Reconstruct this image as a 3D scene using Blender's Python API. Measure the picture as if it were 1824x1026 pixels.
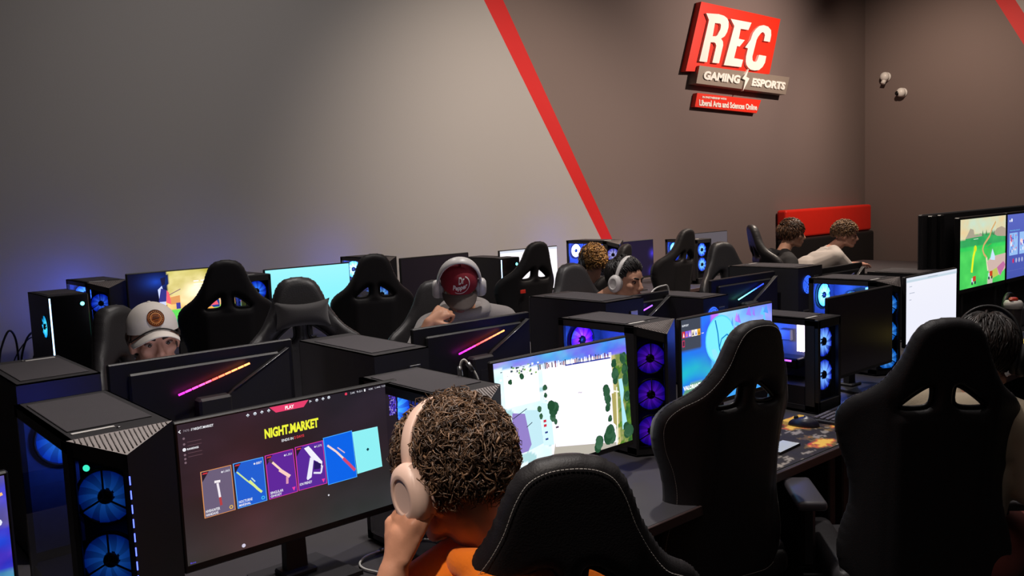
import bpy, bmesh, math, random
import numpy as np
from mathutils import Vector, Matrix, Euler
from mathutils import noise as mnoise
PI = math.pi
R = math.radians
for o in list(bpy.data.objects):
    bpy.data.objects.remove(o, do_unlink=True)
SC = bpy.context.scene
COL = SC.collection

def lin(r, g, b):
    f = lambda c: (c/255/12.92) if c <= 10 else ((c/255+0.055)/1.055)**2.4
    return (f(r), f(g), f(b))

# ------------------------------------------------------------- camera
cam_d = bpy.data.cameras.new('camera'); cam = bpy.data.objects.new('camera', cam_d); COL.objects.link(cam)
cam_d.sensor_fit = 'HORIZONTAL'; cam_d.sensor_width = 36.0
cam_d.lens = 36.0*1543.9/1824
cam_d.clip_start = 0.05
yaw, pit, rol = R(49.31), R(5.86), R(2.30)
fw = Vector((math.cos(yaw)*math.cos(pit), math.sin(yaw)*math.cos(pit), -math.sin(pit)))
rr = Vector((math.sin(yaw), -math.cos(yaw), 0)); uu = rr.cross(fw)
r2 = rr*math.cos(rol) - uu*math.sin(rol); u2 = uu*math.cos(rol) + rr*math.sin(rol)
cm = Matrix((r2, u2, -fw)).transposed().to_4x4(); cm.translation = Vector((0, 0, 1.70))
cam.matrix_world = cm
SC.camera = cam
# ------------------------------------------------------------- world, exposure
w = bpy.data.worlds.new('room_ambient'); SC.world = w; w.use_nodes = True
w.node_tree.nodes['Background'].inputs[0].default_value = (0.55, 0.5, 0.52, 1)
w.node_tree.nodes['Background'].inputs[1].default_value = 0.02
SC.view_settings.view_transform = 'Standard'; SC.view_settings.look = 'None'
SC.view_settings.exposure = 0.0; SC.view_settings.gamma = 1.0; SC.view_settings.use_curve_mapping = False
# ------------------------------------------------------------- lights
def area(name, loc, target, size, power, color, sy=None, spread=None):
    d = bpy.data.lights.new(name, 'AREA'); d.energy = power; d.color = color
    d.shape = 'RECTANGLE' if sy else 'SQUARE'; d.size = size
    if sy: d.size_y = sy
    if spread: d.spread = R(spread)
    o = bpy.data.objects.new(name, d); COL.objects.link(o); o.location = loc
    o.rotation_euler = (Vector(target)-Vector(loc)).to_track_quat('-Z', 'Y').to_euler()
    return o
def spot(name, loc, target, power, color, angle=60, blend=0.8, radius=0.06):
    d = bpy.data.lights.new(name, 'SPOT'); d.energy = power; d.color = color
    d.spot_size = R(angle); d.spot_blend = blend; d.shadow_soft_size = radius
    o = bpy.data.objects.new(name, d); COL.objects.link(o); o.location = loc
    o.rotation_euler = (Vector(target)-Vector(loc)).to_track_quat('-Z', 'Y').to_euler()
    return o
WARM = (1.0, 0.84, 0.70); NEUT = (1.0, 0.93, 0.88)
LIGHTS = [
 # wall washers on the back wall
 (0, 'wall_washer', (5.2, 2.6, 4.15), (5.4, 6.1, 1.7), 620, WARM, 72, 1.0, .12),
 (0, 'wall_washer', (2.4, 2.6, 4.15), (2.9, 6.1, 2.2), 130, NEUT, 84, 1.0, .12),
 (0, 'sign_spot', (9.2, 3.3, 4.2), (8.7, 6.1, 2.5), 500, (1.0, .80, .68), 100, 1.0, .05),
 (0, 'wall_washer', (9.6, 4.4, 4.2), (12, 5.0, 2.0), 260, (1.0, .78, .62), 105, 1.0, .05),
 (0, 'narrow_down_light', (-.45, .75, 4.1), (.80, 1.10, 1.2), 270, (1.0, .88, .78), 17, .8, .05),
 # downlights over the desks
 (0, 'down_light', (1.3, 1.9, 4.1), (1.0, 1.5, 0.8), 260, NEUT, 80, .9, .07),
 (0, 'down_light', (3.2, 2.6, 4.1), (3.0, 2.6, 0.8), 230, NEUT, 90, .9, .07),
 (0, 'down_light', (5.6, 3.4, 4.1), (5.6, 3.4, 0.8), 240, WARM, 90, .9, .07),
 (0, 'down_light', (8.0, 4.0, 4.1), (7.2, 4.1, 1.1), 520, WARM, 80, .9, .07),
 (0, 'down_light', (2.2, 4.4, 4.1), (2.2, 4.2, 0.8), 110, NEUT, 85, .9, .07),
]
for L in LIGHTS:
    spot(*L[1:])
area('ceiling_glow', (4.0, 1.5, 4.25), (4.0, 2.4, 0), 8.0, 60, (1.0, .9, .85), 4.0)

# ------------------------------------------------------------- materials
MATS = {}
def mat(name, color, rough=0.5, metal=0.0, emit=None, estr=0.0, bump=0.0, bscale=200.0, var=0.0, vscale=8.0, coat=0.0, spec=0.5, sheen=0.0):
    if name in MATS: return MATS[name]
    m = bpy.data.materials.new(name); m.use_nodes = True; nt = m.node_tree; b = nt.nodes['Principled BSDF']
    b.inputs['Base Color'].default_value = (*color, 1); b.inputs['Roughness'].default_value = rough
    b.inputs['Metallic'].default_value = metal; b.inputs['Specular IOR Level'].default_value = spec
    b.inputs['Coat Weight'].default_value = coat
    b.inputs['Sheen Weight'].default_value = sheen
    if emit:
        b.inputs['Emission Color'].default_value = (*emit, 1); b.inputs['Emission Strength'].default_value = estr
    tc = nt.nodes.new('ShaderNodeTexCoord')
    if var > 0:
        n = nt.nodes.new('ShaderNodeTexNoise'); n.inputs['Scale'].default_value = vscale; n.inputs['Detail'].default_value = 4
        nt.links.new(tc.outputs['Object'], n.inputs['Vector'])
        mr = nt.nodes.new('ShaderNodeMapRange'); mr.inputs[3].default_value = 1-var; mr.inputs[4].default_value = 1+var
        nt.links.new(n.outputs['Fac'], mr.inputs[0])
        mx = nt.nodes.new('ShaderNodeVectorMath'); mx.operation = 'SCALE'; mx.inputs[0].default_value = color
        nt.links.new(mr.outputs[0], mx.inputs['Scale']); nt.links.new(mx.outputs[0], b.inputs['Base Color'])
    if bump > 0:
        n = nt.nodes.new('ShaderNodeTexNoise'); n.inputs['Scale'].default_value = bscale; n.inputs['Detail'].default_value = 3
        nt.links.new(tc.outputs['Object'], n.inputs['Vector'])
        bp = nt.nodes.new('ShaderNodeBump'); bp.inputs['Strength'].default_value = bump; bp.inputs['Distance'].default_value = 0.002
        nt.links.new(n.outputs['Fac'], bp.inputs['Height']); nt.links.new(bp.outputs[0], b.inputs['Normal'])
    MATS[name] = m; return m
def attr_emit(name, strength, rough=0.35, base=(0.004, 0.004, 0.005)):
    m = bpy.data.materials.new(name); m.use_nodes = True; nt = m.node_tree; b = nt.nodes['Principled BSDF']
    a = nt.nodes.new('ShaderNodeAttribute'); a.attribute_name = 'Col'
    b.inputs['Base Color'].default_value = (*base, 1); b.inputs['Roughness'].default_value = rough
    b.inputs['Specular IOR Level'].default_value = 0.3
    nt.links.new(a.outputs['Color'], b.inputs['Emission Color']); b.inputs['Emission Strength'].default_value = strength
    MATS[name] = m; return m
def attr_base(name, rough=0.6, spec=0.3, sheen=0.0, scale=1.0):
    m = bpy.data.materials.new(name); m.use_nodes = True; nt = m.node_tree; b = nt.nodes['Principled BSDF']
    a = nt.nodes.new('ShaderNodeAttribute'); a.attribute_name = 'Col'
    b.inputs['Roughness'].default_value = rough; b.inputs['Specular IOR Level'].default_value = spec
    b.inputs['Sheen Weight'].default_value = sheen
    nt.links.new(a.outputs['Color'], b.inputs['Base Color']); MATS[name] = m; return m
def glass_mat(name, tint=(0.25, 0.25, 0.28), rough=0.02):
    m = bpy.data.materials.new(name); m.use_nodes = True; nt = m.node_tree; nt.nodes.clear()
    out = nt.nodes.new('ShaderNodeOutputMaterial'); mix = nt.nodes.new('ShaderNodeMixShader')
    t = nt.nodes.new('ShaderNodeBsdfTransparent'); t.inputs[0].default_value = (*tint, 1)
    g = nt.nodes.new('ShaderNodeBsdfGlossy'); g.inputs['Roughness'].default_value = rough
    f = nt.nodes.new('ShaderNodeFresnel'); f.inputs[0].default_value = 1.22
    ml = nt.nodes.new('ShaderNodeMath'); ml.operation = 'MULTIPLY'; ml.inputs[1].default_value = .3; nt.links.new(f.outputs[0], ml.inputs[0]); nt.links.new(ml.outputs[0], mix.inputs[0]); nt.links.new(t.outputs[0], mix.inputs[1]); nt.links.new(g.outputs[0], mix.inputs[2])
    nt.links.new(mix.outputs[0], out.inputs[0]); MATS[name] = m; return m
def wall_paint(name, c1, c2, vscale=0.5):
    m = bpy.data.materials.new(name); m.use_nodes = True; nt = m.node_tree; b = nt.nodes['Principled BSDF']
    b.inputs['Roughness'].default_value = 0.75; b.inputs['Specular IOR Level'].default_value = 0.25
    tc = nt.nodes.new('ShaderNodeTexCoord'); n = nt.nodes.new('ShaderNodeTexNoise'); n.inputs['Scale'].default_value = vscale; n.inputs['Detail'].default_value = 5
    cr = nt.nodes.new('ShaderNodeMix'); cr.data_type = 'RGBA'; cr.inputs[6].default_value = (*c1, 1); cr.inputs[7].default_value = (*c2, 1)
    nt.links.new(tc.outputs['Object'], n.inputs['Vector']); nt.links.new(n.outputs['Fac'], cr.inputs[0]); nt.links.new(cr.outputs[2], b.inputs['Base Color'])
    n2 = nt.nodes.new('ShaderNodeTexNoise'); n2.inputs['Scale'].default_value = 90; bp = nt.nodes.new('ShaderNodeBump'); bp.inputs['Strength'].default_value = 0.12; bp.inputs['Distance'].default_value = 0.003
    nt.links.new(tc.outputs['Object'], n2.inputs['Vector']); nt.links.new(n2.outputs['Fac'], bp.inputs['Height']); nt.links.new(bp.outputs[0], b.inputs['Normal'])
    MATS[name] = m; return m

LIGHTGREY = wall_paint('light_grey_wall_paint', lin(166, 162, 160), lin(172, 168, 166))
DARKGREY = wall_paint('dark_grey_wall_paint', lin(118, 104, 100), lin(124, 110, 106))
REDPAINT = mat('red_wall_paint', lin(205, 22, 22), .6, var=.04, vscale=3)
FLOOR = mat('dark_carpet', lin(42, 40, 42), .95, bump=.6, bscale=350, var=.3, vscale=60)
CEIL = mat('black_ceiling_paint', lin(36, 35, 36), .9, var=.1)
BLACK = mat('black_plastic', lin(27, 26, 28), .45, bump=.05, bscale=500, var=.06)
BLACKMATTE = mat('black_metal_matte', lin(38, 36, 39), .6, bump=.06, bscale=700, var=.08, vscale=20)
TOPMESH = mat('fine_black_mesh', lin(66, 62, 66), .8, bump=.5, bscale=900, var=.08, vscale=30)
GLOSS = mat('black_gloss', lin(12, 12, 14), .12, var=.05)
GREYMESH = mat('grey_perforated_metal', lin(120, 112, 110), .5, metal=.3, var=.1, vscale=60)
LEATHER = mat('black_leatherette', lin(46, 44, 46), .42, bump=.35, bscale=260, var=.12, vscale=12, spec=.45)
LEATHER2 = mat('black_leatherette_back', lin(30, 28, 30), .55, bump=.3, bscale=300, var=.1, vscale=14, spec=.35)
PILLOW = mat('grey_black_velour', lin(50, 47, 48), .8, bump=.3, bscale=300, sheen=.3, var=.1)
STITCH = mat('pale_thread', lin(165, 160, 155), .8, var=.1)
METAL = mat('brushed_steel', lin(150, 150, 152), .3, metal=.9, var=.08, vscale=40)
WHITEP = mat('white_plastic', lin(225, 222, 218), .4, var=.03)
DESK = mat('black_desk_laminate', lin(62, 59, 62), .5, bump=.08, bscale=300, var=.12, vscale=14)
DESKEDGE = mat('dark_brown_desk_edge', lin(66, 48, 46), .5, var=.15, vscale=30)
GLASS = glass_mat('tinted_side_glass', (.8, .8, .86))
GLASSD = glass_mat('smoked_front_glass', (.5, .5, .55))
INNER = mat('grey_case_interior', lin(120, 122, 136), .5, var=.25, vscale=30)
SCREENOFF = mat('switched_off_screen', lin(46, 40, 50), .28, var=.05, vscale=5)
SCREEN = attr_emit('lit_screen', 1.05)
SCREENHI = attr_emit('bright_lit_screen', 1.18)
GLOW = attr_emit('rgb_glow', 1.0)
GLOWHI = attr_emit('rgb_glow_strong', 3.0)
BACKGLOW = mat('blue_rear_fan_light', (0, 0, 0), .5, emit=(.02, .06, 1.0), estr=5)
BACKGLOWS = mat('strong_blue_rear_fan_light', (0, 0, 0), .5, emit=(.02, .05, 1.0), estr=22)
BACKGLOWW = mat('blue_wall_fan_light', (0, 0, 0), .5, emit=(.04, .10, 1.0), estr=26)
SIGNRED = mat('sign_red_acrylic', lin(240, 46, 22), .45, var=.03)
SIGNWHITE = mat('sign_white_acrylic', lin(250, 246, 238), .5, var=.02)
SIGNGREY = mat('sign_grey_metal', lin(150, 138, 126), .5, metal=.2, var=.06, vscale=10)
SIGNDARK = mat('sign_dark_edge', lin(50, 42, 40), .6, var=.05)
REDVINYL = mat('red_vinyl', lin(232, 40, 24), .45, bump=.1, bscale=120, var=.05)
BLACKVINYL = mat('black_vinyl', lin(26, 26, 27), .5, bump=.1, bscale=120, var=.08)
CABLE = mat('black_cable_rubber', lin(20, 20, 21), .5, var=.05)
CABLEW = mat('white_cable_rubber', lin(205, 203, 198), .45, var=.04)

# ------------------------------------------------------------- mesh builder
class MB:
    def __init__(s): s.v = []; s.f = []; s.m = []; s.c = []; s.sm = []
    def add(s, vs, fs, mi=0, col=None, smooth=False):
        b = len(s.v); s.v += [tuple(p) for p in vs]
        for k, f in enumerate(fs):
            s.f.append(tuple(b+i for i in f)); s.m.append(mi); s.sm.append(smooth)
        s.c += ([tuple(c) for c in col] if (col is not None and len(col) == len(vs) and not isinstance(col[0], (int, float))) else [tuple(col) if col is not None else (1, 1, 1)]*len(vs))
        return s
    def box(s, c, d, mi=0, col=None, bev=0.0, rot=None, seg=1):
        x, y, z = [q/2 for q in d]
        if bev <= 0:
            vs = [(-x, -y, -z), (x, -y, -z), (x, y, -z), (-x, y, -z), (-x, -y, z), (x, -y, z), (x, y, z), (-x, y, z)]
            fs = [(0, 3, 2, 1), (4, 5, 6, 7), (0, 1, 5, 4), (1, 2, 6, 5), (2, 3, 7, 6), (3, 0, 4, 7)]
        else:
            bm = bmesh.new(); bmesh.ops.create_cube(bm, size=1.0); bmesh.ops.scale(bm, vec=d, verts=bm.verts)
            bmesh.ops.bevel(bm, geom=bm.edges[:], offset=bev, segments=seg, affect='EDGES', profile=0.5)
            bm.verts.index_update(); vs = [v.co[:] for v in bm.verts]; fs = [[q.index for q in f.verts] for f in bm.faces]; bm.free()
        M = (rot.to_matrix() if isinstance(rot, Euler) else rot) if rot is not None else None
        out = []
        for v in vs:
            p = Vector(v)
            if M is not None: p = M @ p
            out.append((p.x+c[0], p.y+c[1], p.z+c[2]))
        return s.add(out, fs, mi, col)
    def prism(s, pts, axis, a, b, mi=0, col=None):
        # pts 2-D polygon (ccw), extruded along axis 'x','y','z' from a to b
        n = len(pts)
        def P(q, t):
            return {'x': (t, q[0], q[1]), 'y': (q[0], t, q[1]), 'z': (q[0], q[1], t)}[axis]
        vs = [P(q, a) for q in pts]+[P(q, b) for q in pts]
        fs = [tuple(range(n))[::-1], tuple(range(n, 2*n))]+[(i, (i+1) % n, n+(i+1) % n, n+i) for i in range(n)]
        return s.add(vs, fs, mi, col)
    def tube(s, pts, rad, n=8, mi=0, col=None, cap=True, flat=None, closed=False, smooth=True):
        P = [Vector(p) for p in pts]; m = len(P)
        rad = list(rad) if hasattr(rad, '__len__') else [rad]*m
        vs = []; t0 = None; nrm = None
        for i in range(m):
            t = (P[(i+1) % m]-P[i-1]) if closed else (P[min(i+1, m-1)]-P[max(i-1, 0)])
            t = t.normalized() if t.length > 1e-9 else Vector((0, 0, 1))
            if nrm is None:
                a = Vector((0, 0, 1)) if abs(t.z) < .9 else Vector((1, 0, 0)); nrm = (a-t*a.dot(t)).normalized()
            else:
                nrm = nrm-t*nrm.dot(t); nrm = nrm.normalized() if nrm.length > 1e-6 else Vector((1, 0, 0))
            bn = t.cross(nrm)
            for k in range(n):
                an = 2*PI*k/n; f = flat or (1, 1)
                q = P[i]+nrm*math.cos(an)*rad[i]*f[0]+bn*math.sin(an)*rad[i]*f[1]; vs.append(q[:])
        fs = []
        for i in range(m if closed else m-1):
            j = (i+1) % m
            for k in range(n): fs.append((i*n+k, i*n+(k+1) % n, j*n+(k+1) % n, j*n+k))
        if cap and not closed: fs += [tuple(range(n))[::-1], tuple((m-1)*n+k for k in range(n))]
        return s.add(vs, fs, mi, col, smooth)
    def lathe(s, prof, c=(0, 0, 0), axis='z', n=24, mi=0, col=None, M=None, smooth=True):
        vs = []; m = len(prof)
        for (r, h) in prof:
            for k in range(n):
                a = 2*PI*k/n; x, y = r*math.cos(a), r*math.sin(a)
                q = {'z': (x, y, h), 'y': (x, h, y), 'x': (h, x, y)}[axis]
                q = Vector(q)
                if M is not None: q = M @ q
                vs.append((q.x+c[0], q.y+c[1], q.z+c[2]))
        fs = []
        for i in range(m-1):
            for k in range(n):
                f = (i*n+k, i*n+(k+1) % n, (i+1)*n+(k+1) % n, (i+1)*n+k)
                fs.append(f)
        if prof[0][0] > 1e-6: fs.append(tuple(range(n))[::-1])
        if prof[-1][0] > 1e-6: fs.append(tuple((m-1)*n+k for k in range(n)))
        return s.add(vs, fs, mi, col, smooth)
    def ell(s, c, r, mi=0, col=None, M=None, n=16, h=10):
        prof = []; vs = []; fs = []
        for i in range(h+1):
            t = PI*i/h
            for k in range(n):
                a = 2*PI*k/n
                q = Vector((r[0]*math.sin(t)*math.cos(a), r[1]*math.sin(t)*math.sin(a), r[2]*math.cos(t)))
                if M is not None: q = M @ q
                vs.append((q.x+c[0], q.y+c[1], q.z+c[2]))
        for i in range(h):
            for k in range(n): fs.append((i*n+k, (i+1)*n+k, (i+1)*n+(k+1) % n, i*n+(k+1) % n))
        return s.add(vs, fs, mi, col, True)
    def poly(s, pts, mi=0, col=None):
        return s.add(pts, [tuple(range(len(pts)))], mi, col)
    def xf(s, M):
        s.v = [tuple(M @ Vector(p)) for p in s.v]; return s

def mesh_of(name, mb, mats):
    me = bpy.data.meshes.new(name)
    me.from_pydata(mb.v, [], mb.f); me.validate(clean_customdata=False) if False else None
    for m in (mats if isinstance(mats, (list, tuple)) else [mats]): me.materials.append(m)
    me.polygons.foreach_set('material_index', mb.m)
    me.polygons.foreach_set('use_smooth', mb.sm)
    if any(c != (1, 1, 1) for c in mb.c):
        a = me.color_attributes.new('Col', 'FLOAT_COLOR', 'POINT')
        arr = np.ones((len(mb.v), 4), dtype=np.float32); arr[:, :3] = np.array(mb.c, dtype=np.float32)
        a.data.foreach_set('color', arr.ravel())
    me.update()
    return me
def fixnormals(me):
    bm = bmesh.new(); bm.from_mesh(me); bmesh.ops.recalc_face_normals(bm, faces=bm.faces[:]); bm.to_mesh(me); bm.free()
def obj(name, mb, mats, parent=None, fix=True):
    me = mb if isinstance(mb, bpy.types.Mesh) else mesh_of(name, mb, mats)
    if fix and not isinstance(mb, bpy.types.Mesh): fixnormals(me)
    o = bpy.data.objects.new(name, me); COL.objects.link(o)
    if parent is not None: o.parent = parent
    return o
def tag(o, label=None, cat=None, group=None, kind=None):
    if label: o['label'] = label
    if cat: o['category'] = cat
    if group: o['group'] = group
    if kind: o['kind'] = kind
    return o
def thing(name, label, cat, loc=(0, 0, 0), az=0, group=None):
    o = bpy.data.objects.new(name, None); COL.objects.link(o); o.empty_display_size = .1
    o.location = loc; o.rotation_euler = (0, 0, az)
    return tag(o, label, cat, group)
def struct(name, mb, mats, parent=None):
    o = obj(name, mb, mats, parent)
    if parent is None: o['kind'] = 'structure'
    return o
def copy_tree(o, parent=None):
    c = o.copy(); COL.objects.link(c)
    if parent is not None: c.parent = parent
    for ch in list(o.children): copy_tree(ch, c)
    return c
def text_geo(body, size=1.0, extrude=0.0, shear=0.0, bold=0.0, xs=1.0):
    cu = bpy.data.curves.new('t', 'FONT'); cu.body = body; cu.size = size; cu.extrude = extrude; cu.shear = shear; cu.offset = bold
    cu.resolution_u = 3
    ob = bpy.data.objects.new('t', cu); COL.objects.link(ob)
    dg = bpy.context.evaluated_depsgraph_get(); me = bpy.data.meshes.new_from_object(ob.evaluated_get(dg))
    vs = np.array([v.co[:] for v in me.vertices]); fs = [tuple(p.vertices) for p in me.polygons]
    bpy.data.objects.remove(ob); bpy.data.curves.remove(cu); bpy.data.meshes.remove(me)
    return vs, fs
def text_fit(mb, body, x0, x1, z0, z1, place, extrude=0.0, shear=0.0, bold=0.0, mi=0, col=None):
    # lettering fitted in the box; place(x, z, depth) -> 3-D
    vs, fs = text_geo(body, 1.0, .5 if extrude else 0.0, shear, bold)
    if len(vs) == 0: return
    lo, hi = vs.min(0), vs.max(0)
    P = []
    for v in vs:
        P.append(place(x0+(v[0]-lo[0])/(hi[0]-lo[0])*(x1-x0), z0+(v[1]-lo[1])/(hi[1]-lo[1])*(z1-z0), v[2]*2*extrude))
    mb.add(P, fs, mi, col)

# ------------------------------------------------------------- the room
WY, WX, CZ = 6.10, 11.95, 4.4
b = MB(); b.box((4.5, 1.0, -.05), (15.2, 10.6, .1)); struct('floor', b, FLOOR)
b = MB(); b.box((4.5, 1.0, CZ+.05), (15.2, 10.6, .1)); struct('ceiling', b, CEIL)
# back wall: light paint left of the stripe, red stripe, dark paint right of it
def stripe_pt(z, side):   # x of the stripe's edges at height z
    if side == 0: return 5.052+(3.466-z)*(6.448-5.052)/(3.466-1.292)
    return 5.276+(3.492-z)*(6.616-5.276)/(3.492-1.282)
b = MB()
for (pts, mi) in (([(-3, 0), (stripe_pt(0, 0), 0), (stripe_pt(CZ, 0), CZ), (-3, CZ)], 0),
                  ([(stripe_pt(0, 0), 0), (stripe_pt(0, 1), 0), (stripe_pt(CZ, 1), CZ), (stripe_pt(CZ, 0), CZ)], 2),
                  ([(stripe_pt(0, 1), 0), (WX+.1, 0), (WX+.1, CZ), (stripe_pt(CZ, 1), CZ)], 1)):
    b.prism(pts, 'y', WY, WY+.1, mi)
struct('wall_back', b, [LIGHTGREY, DARKGREY, REDPAINT])
def sr(z, side):
    if side == 0: return 4.406-(3.933-z)*(4.406-4.070)/(3.933-3.331)
    return 4.212-(3.896-z)*(4.212-4.075)/(3.896-3.648)
sl = (4.406-4.070)/(3.933-3.331)
e0 = lambda z: 4.406+(z-3.933)*sl
e1 = lambda z: 4.180+(z-3.896)*sl
b = MB()
for (pts, mi) in (([(WY, 0), (WY, CZ), (e0(CZ), CZ), (e0(0), 0)], 1),
                  ([(e0(0), 0), (e0(CZ), CZ), (e1(CZ), CZ), (e1(0), 0)], 2),
                  ([(e1(0), 0), (e1(CZ), CZ), (-4.2, CZ), (-4.2, 0)], 0)):
    b.prism(pts, 'x', WX, WX+.1, mi)
struct('wall_right', b, [LIGHTGREY, DARKGREY, REDPAINT])
b = MB(); b.box((-3.05, 1.0, CZ/2), (.1, 10.4, CZ)); struct('wall_left', b, DARKGREY)
b = MB(); b.box((4.5, -4.25, CZ/2), (15.2, .1, CZ)); struct('wall_front', b, DARKGREY)
b = MB(); b.box((4.45, WY-.008, .05), (14.9, .014, .1), bev=.004); struct('baseboard_back', b, BLACKMATTE)
b = MB(); b.box((WX-.008, 1.0, .05), (.014, 10.1, .1), bev=.004); struct('baseboard_right', b, BLACKMATTE)

# ------------------------------------------------------------- sign on the back wall
s_ = 6.02/5.6
SX = lambda p: (p[0]*s_, 1.7+(p[1]-1.7)*s_)
sign = thing('wall_sign', 'red and grey slanted slab sign with raised white letters high on the dark wall', 'sign', (8.6, WY, 3.0))
SO = Vector((8.6, WY, 3.0))
def slab(name, pts, y0, y1, m, label=None):
    b = MB(); b.prism([(SX(p)[0]-SO.x, SX(p)[1]-SO.z) for p in pts], 'y', y0-SO.y, y1-SO.y, 0)
    o = obj(name, b, m, sign)
    if label: o['label'] = label
    return o
slab('sign_panel', [(7.264, 2.922), (8.778, 2.986), (9.013, 3.615), (7.544, 3.642)], 6.025, WY-.001, SIGNRED, 'large red sign slab')
slab('sign_panel', [(7.385, 2.803), (9.046, 2.767), (9.132, 2.967), (7.445, 2.985)], 5.985, WY-.001, SIGNGREY, 'grey sign band')
slab('sign_panel', [(7.422, 2.573), (8.539, 2.545), (8.629, 2.692), (7.467, 2.715)], 6.04, WY-.001, SIGNRED, 'small red lower sign strip')
def sletter(name, pts, y0, y1, hole=None):
    P = [(SX(p)[0]-SO.x, SX(p)[1]-SO.z) for p in pts]
    cu = bpy.data.curves.new('t', 'CURVE'); cu.dimensions = '2D'; cu.fill_mode = 'BOTH'; cu.extrude = (y1-y0)/2
    for L in [P]+([[(SX(p)[0]-SO.x, SX(p)[1]-SO.z) for p in hole]] if hole else []):
        sp = cu.splines.new('POLY'); sp.points.add(len(L)-1); sp.use_cyclic_u = True
        for i, q in enumerate(L): sp.points[i].co = (q[0], q[1], 0, 1)
    ob = bpy.data.objects.new('t', cu); COL.objects.link(ob)
    me = bpy.data.meshes.new_from_object(ob.evaluated_get(bpy.context.evaluated_depsgraph_get()))
    bpy.data.objects.remove(ob)
    for v in me.vertices: v.co = (v.co.x, (y0+y1)/2-SO.y-v.co.z, v.co.y)
    me.materials.clear(); me.materials.append(SIGNWHITE); me.name = name
    o = bpy.data.objects.new(name, me); COL.objects.link(o); o.parent = sign
    return o
LR = [(7.586, 3.525), (7.80, 3.538), (7.894, 3.531), (7.95, 3.51), (7.974, 3.477), (7.97, 3.42), (7.944, 3.368), (7.90, 3.32), (7.835, 3.29), (7.868, 3.262), (7.87, 3.225), (7.793, 3.033), (7.675, 3.031), (7.749, 3.209), (7.735, 3.235), (7.708, 3.242), (7.652, 3.237), (7.584, 3.03), (7.456, 3.03), (7.631, 3.461)]
LRh = [(7.734, 3.441), (7.689, 3.302), (7.745, 3.306), (7.773, 3.322), (7.827, 3.388), (7.838, 3.43), (7.824, 3.444)]
LE = [(8.012, 3.512), (8.397, 3.509), (8.336, 3.426), (8.192, 3.425), (8.154, 3.316), (8.266, 3.313), (8.17, 3.237), (8.121, 3.237), (8.063, 3.106), (8.229, 3.1), (8.192, 3.02), (7.877, 3.02), (8.076, 3.443)]
LC = [(8.271, 3.236), (8.375, 3.325), (8.42, 3.40), (8.48, 3.45), (8.55, 3.49), (8.633, 3.506), (8.72, 3.498), (8.775, 3.465), (8.778, 3.41), (8.749, 3.333), (8.63, 3.336), (8.655, 3.40), (8.643, 3.42), (8.61, 3.43), (8.573, 3.413), (8.52, 3.37), (8.49, 3.335), (8.405, 3.147), (8.407, 3.11), (8.427, 3.096), (8.47, 3.095), (8.497, 3.114), (8.538, 3.176), (8.675, 3.173), (8.65, 3.10), (8.601, 3.05), (8.53, 3.01), (8.448, 3.001), (8.37, 3.005), (8.323, 3.025), (8.29, 3.05), (8.279, 3.086), (8.285, 3.14), (8.323, 3.23)]
LB = [(8.288, 3.003), (8.162, 2.893), (8.218, 2.879), (8.17, 2.759), (8.297, 2.901), (8.237, 2.916)]
sletter('letter', LR, 5.995, 6.026, LRh); sletter('letter', LE, 5.995, 6.026); sletter('letter', LC, 5.995, 6.026)
o = sletter('lightning_bolt', LB, 5.960, 5.986)
def swords(name, body, x0, x1, z0, z1, yf, dep, shear=.2, bold=.02, rise=0.0):
    b = MB()
    a0, c0 = SX((x0, z0)); a1, c1 = SX((x1, z1))
    def place(x, z, d): return (x-SO.x, yf-dep/2-SO.y-d*.5, z-SO.z+rise*(x-a0)/(a1-a0))
    text_fit(b, body, a0, a1, c0, c1, place, extrude=dep, shear=shear, bold=bold)
    return obj(name, b, SIGNWHITE, sign)
swords('lettering', 'GAMING', 7.50, 8.145, 2.846, 2.936, 5.985, .014, .22, .05, -.01)
swords('lettering', 'ESPORTS', 8.350, 9.030, 2.826, 2.914, 5.985, .014, .22, .05, -.012)
swords('lettering', 'Liberal Arts and Sciences Online', 7.492, 8.540, 2.585, 2.650, 6.04, .006, 0, .035, -.012)
swords('lettering', 'IN PARTNERSHIP WITH', 7.548, 7.965, 2.666, 2.688, 6.04, .006, 0, .03, -.004)

# ------------------------------------------------------------- security cameras on the right wall
def security_camera(loc, label, lens):
    t = thing('security_camera', label, 'camera', loc)
    b = MB(); b.lathe([(0.0, -.001), (.062, -.001), (.062, -.02), (.05, -.03), (0, -.03)], axis='x', n=24)
    obj('mounting_plate', b, WHITEP, t)
    b = MB(); b.ell((-.07, 0, 0), (.055, .062, .062)); obj('housing', b, WHITEP, t)
    if lens:
        b = MB(); b.ell((-.098, .034, -.010), (.034, .034, .034)); obj('lens_dome', b, GLOSS, t)
    else:
        b = MB(); b.tube([(-.06, .0, -.03), (-.10, .012, -.095)], .03, 12); obj('camera_barrel', b, WHITEP, t)
    return t
security_camera((WX, 5.785, 3.168), 'small white bullet camera pointing down, left of the dome camera on the wall', False)
security_camera((WX, 5.558, 2.928), 'white dome security camera with a dark eyeball lens on the wall', True)

# ------------------------------------------------------------- red and black padded bench in the corner
t = thing('corner_bench', 'tall padded bench against the wall, red vinyl headboard over black cushions', 'bench', (10.74, WY-.02, 0))
b = MB(); b.box((0, -.07, 1.245), (2.18, .14, .36), bev=.03, seg=3); obj('back_cushion', b, REDVINYL, t)['label'] = 'red vinyl upper cushion'
b = MB(); b.box((0, -.09, .76), (2.18, .18, .6), bev=.03, seg=3); obj('back_cushion', b, BLACKVINYL, t)['label'] = 'black vinyl lower cushion'
b = MB(); b.box((0, -.33, .40), (2.18, .64, .14), bev=.03, seg=3); obj('seat', b, BLACKVINYL, t)
b = MB(); b.box((0, -.30, .165), (2.10, .56, .33), bev=.01); obj('plinth', b, BLACKMATTE, t)
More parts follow.
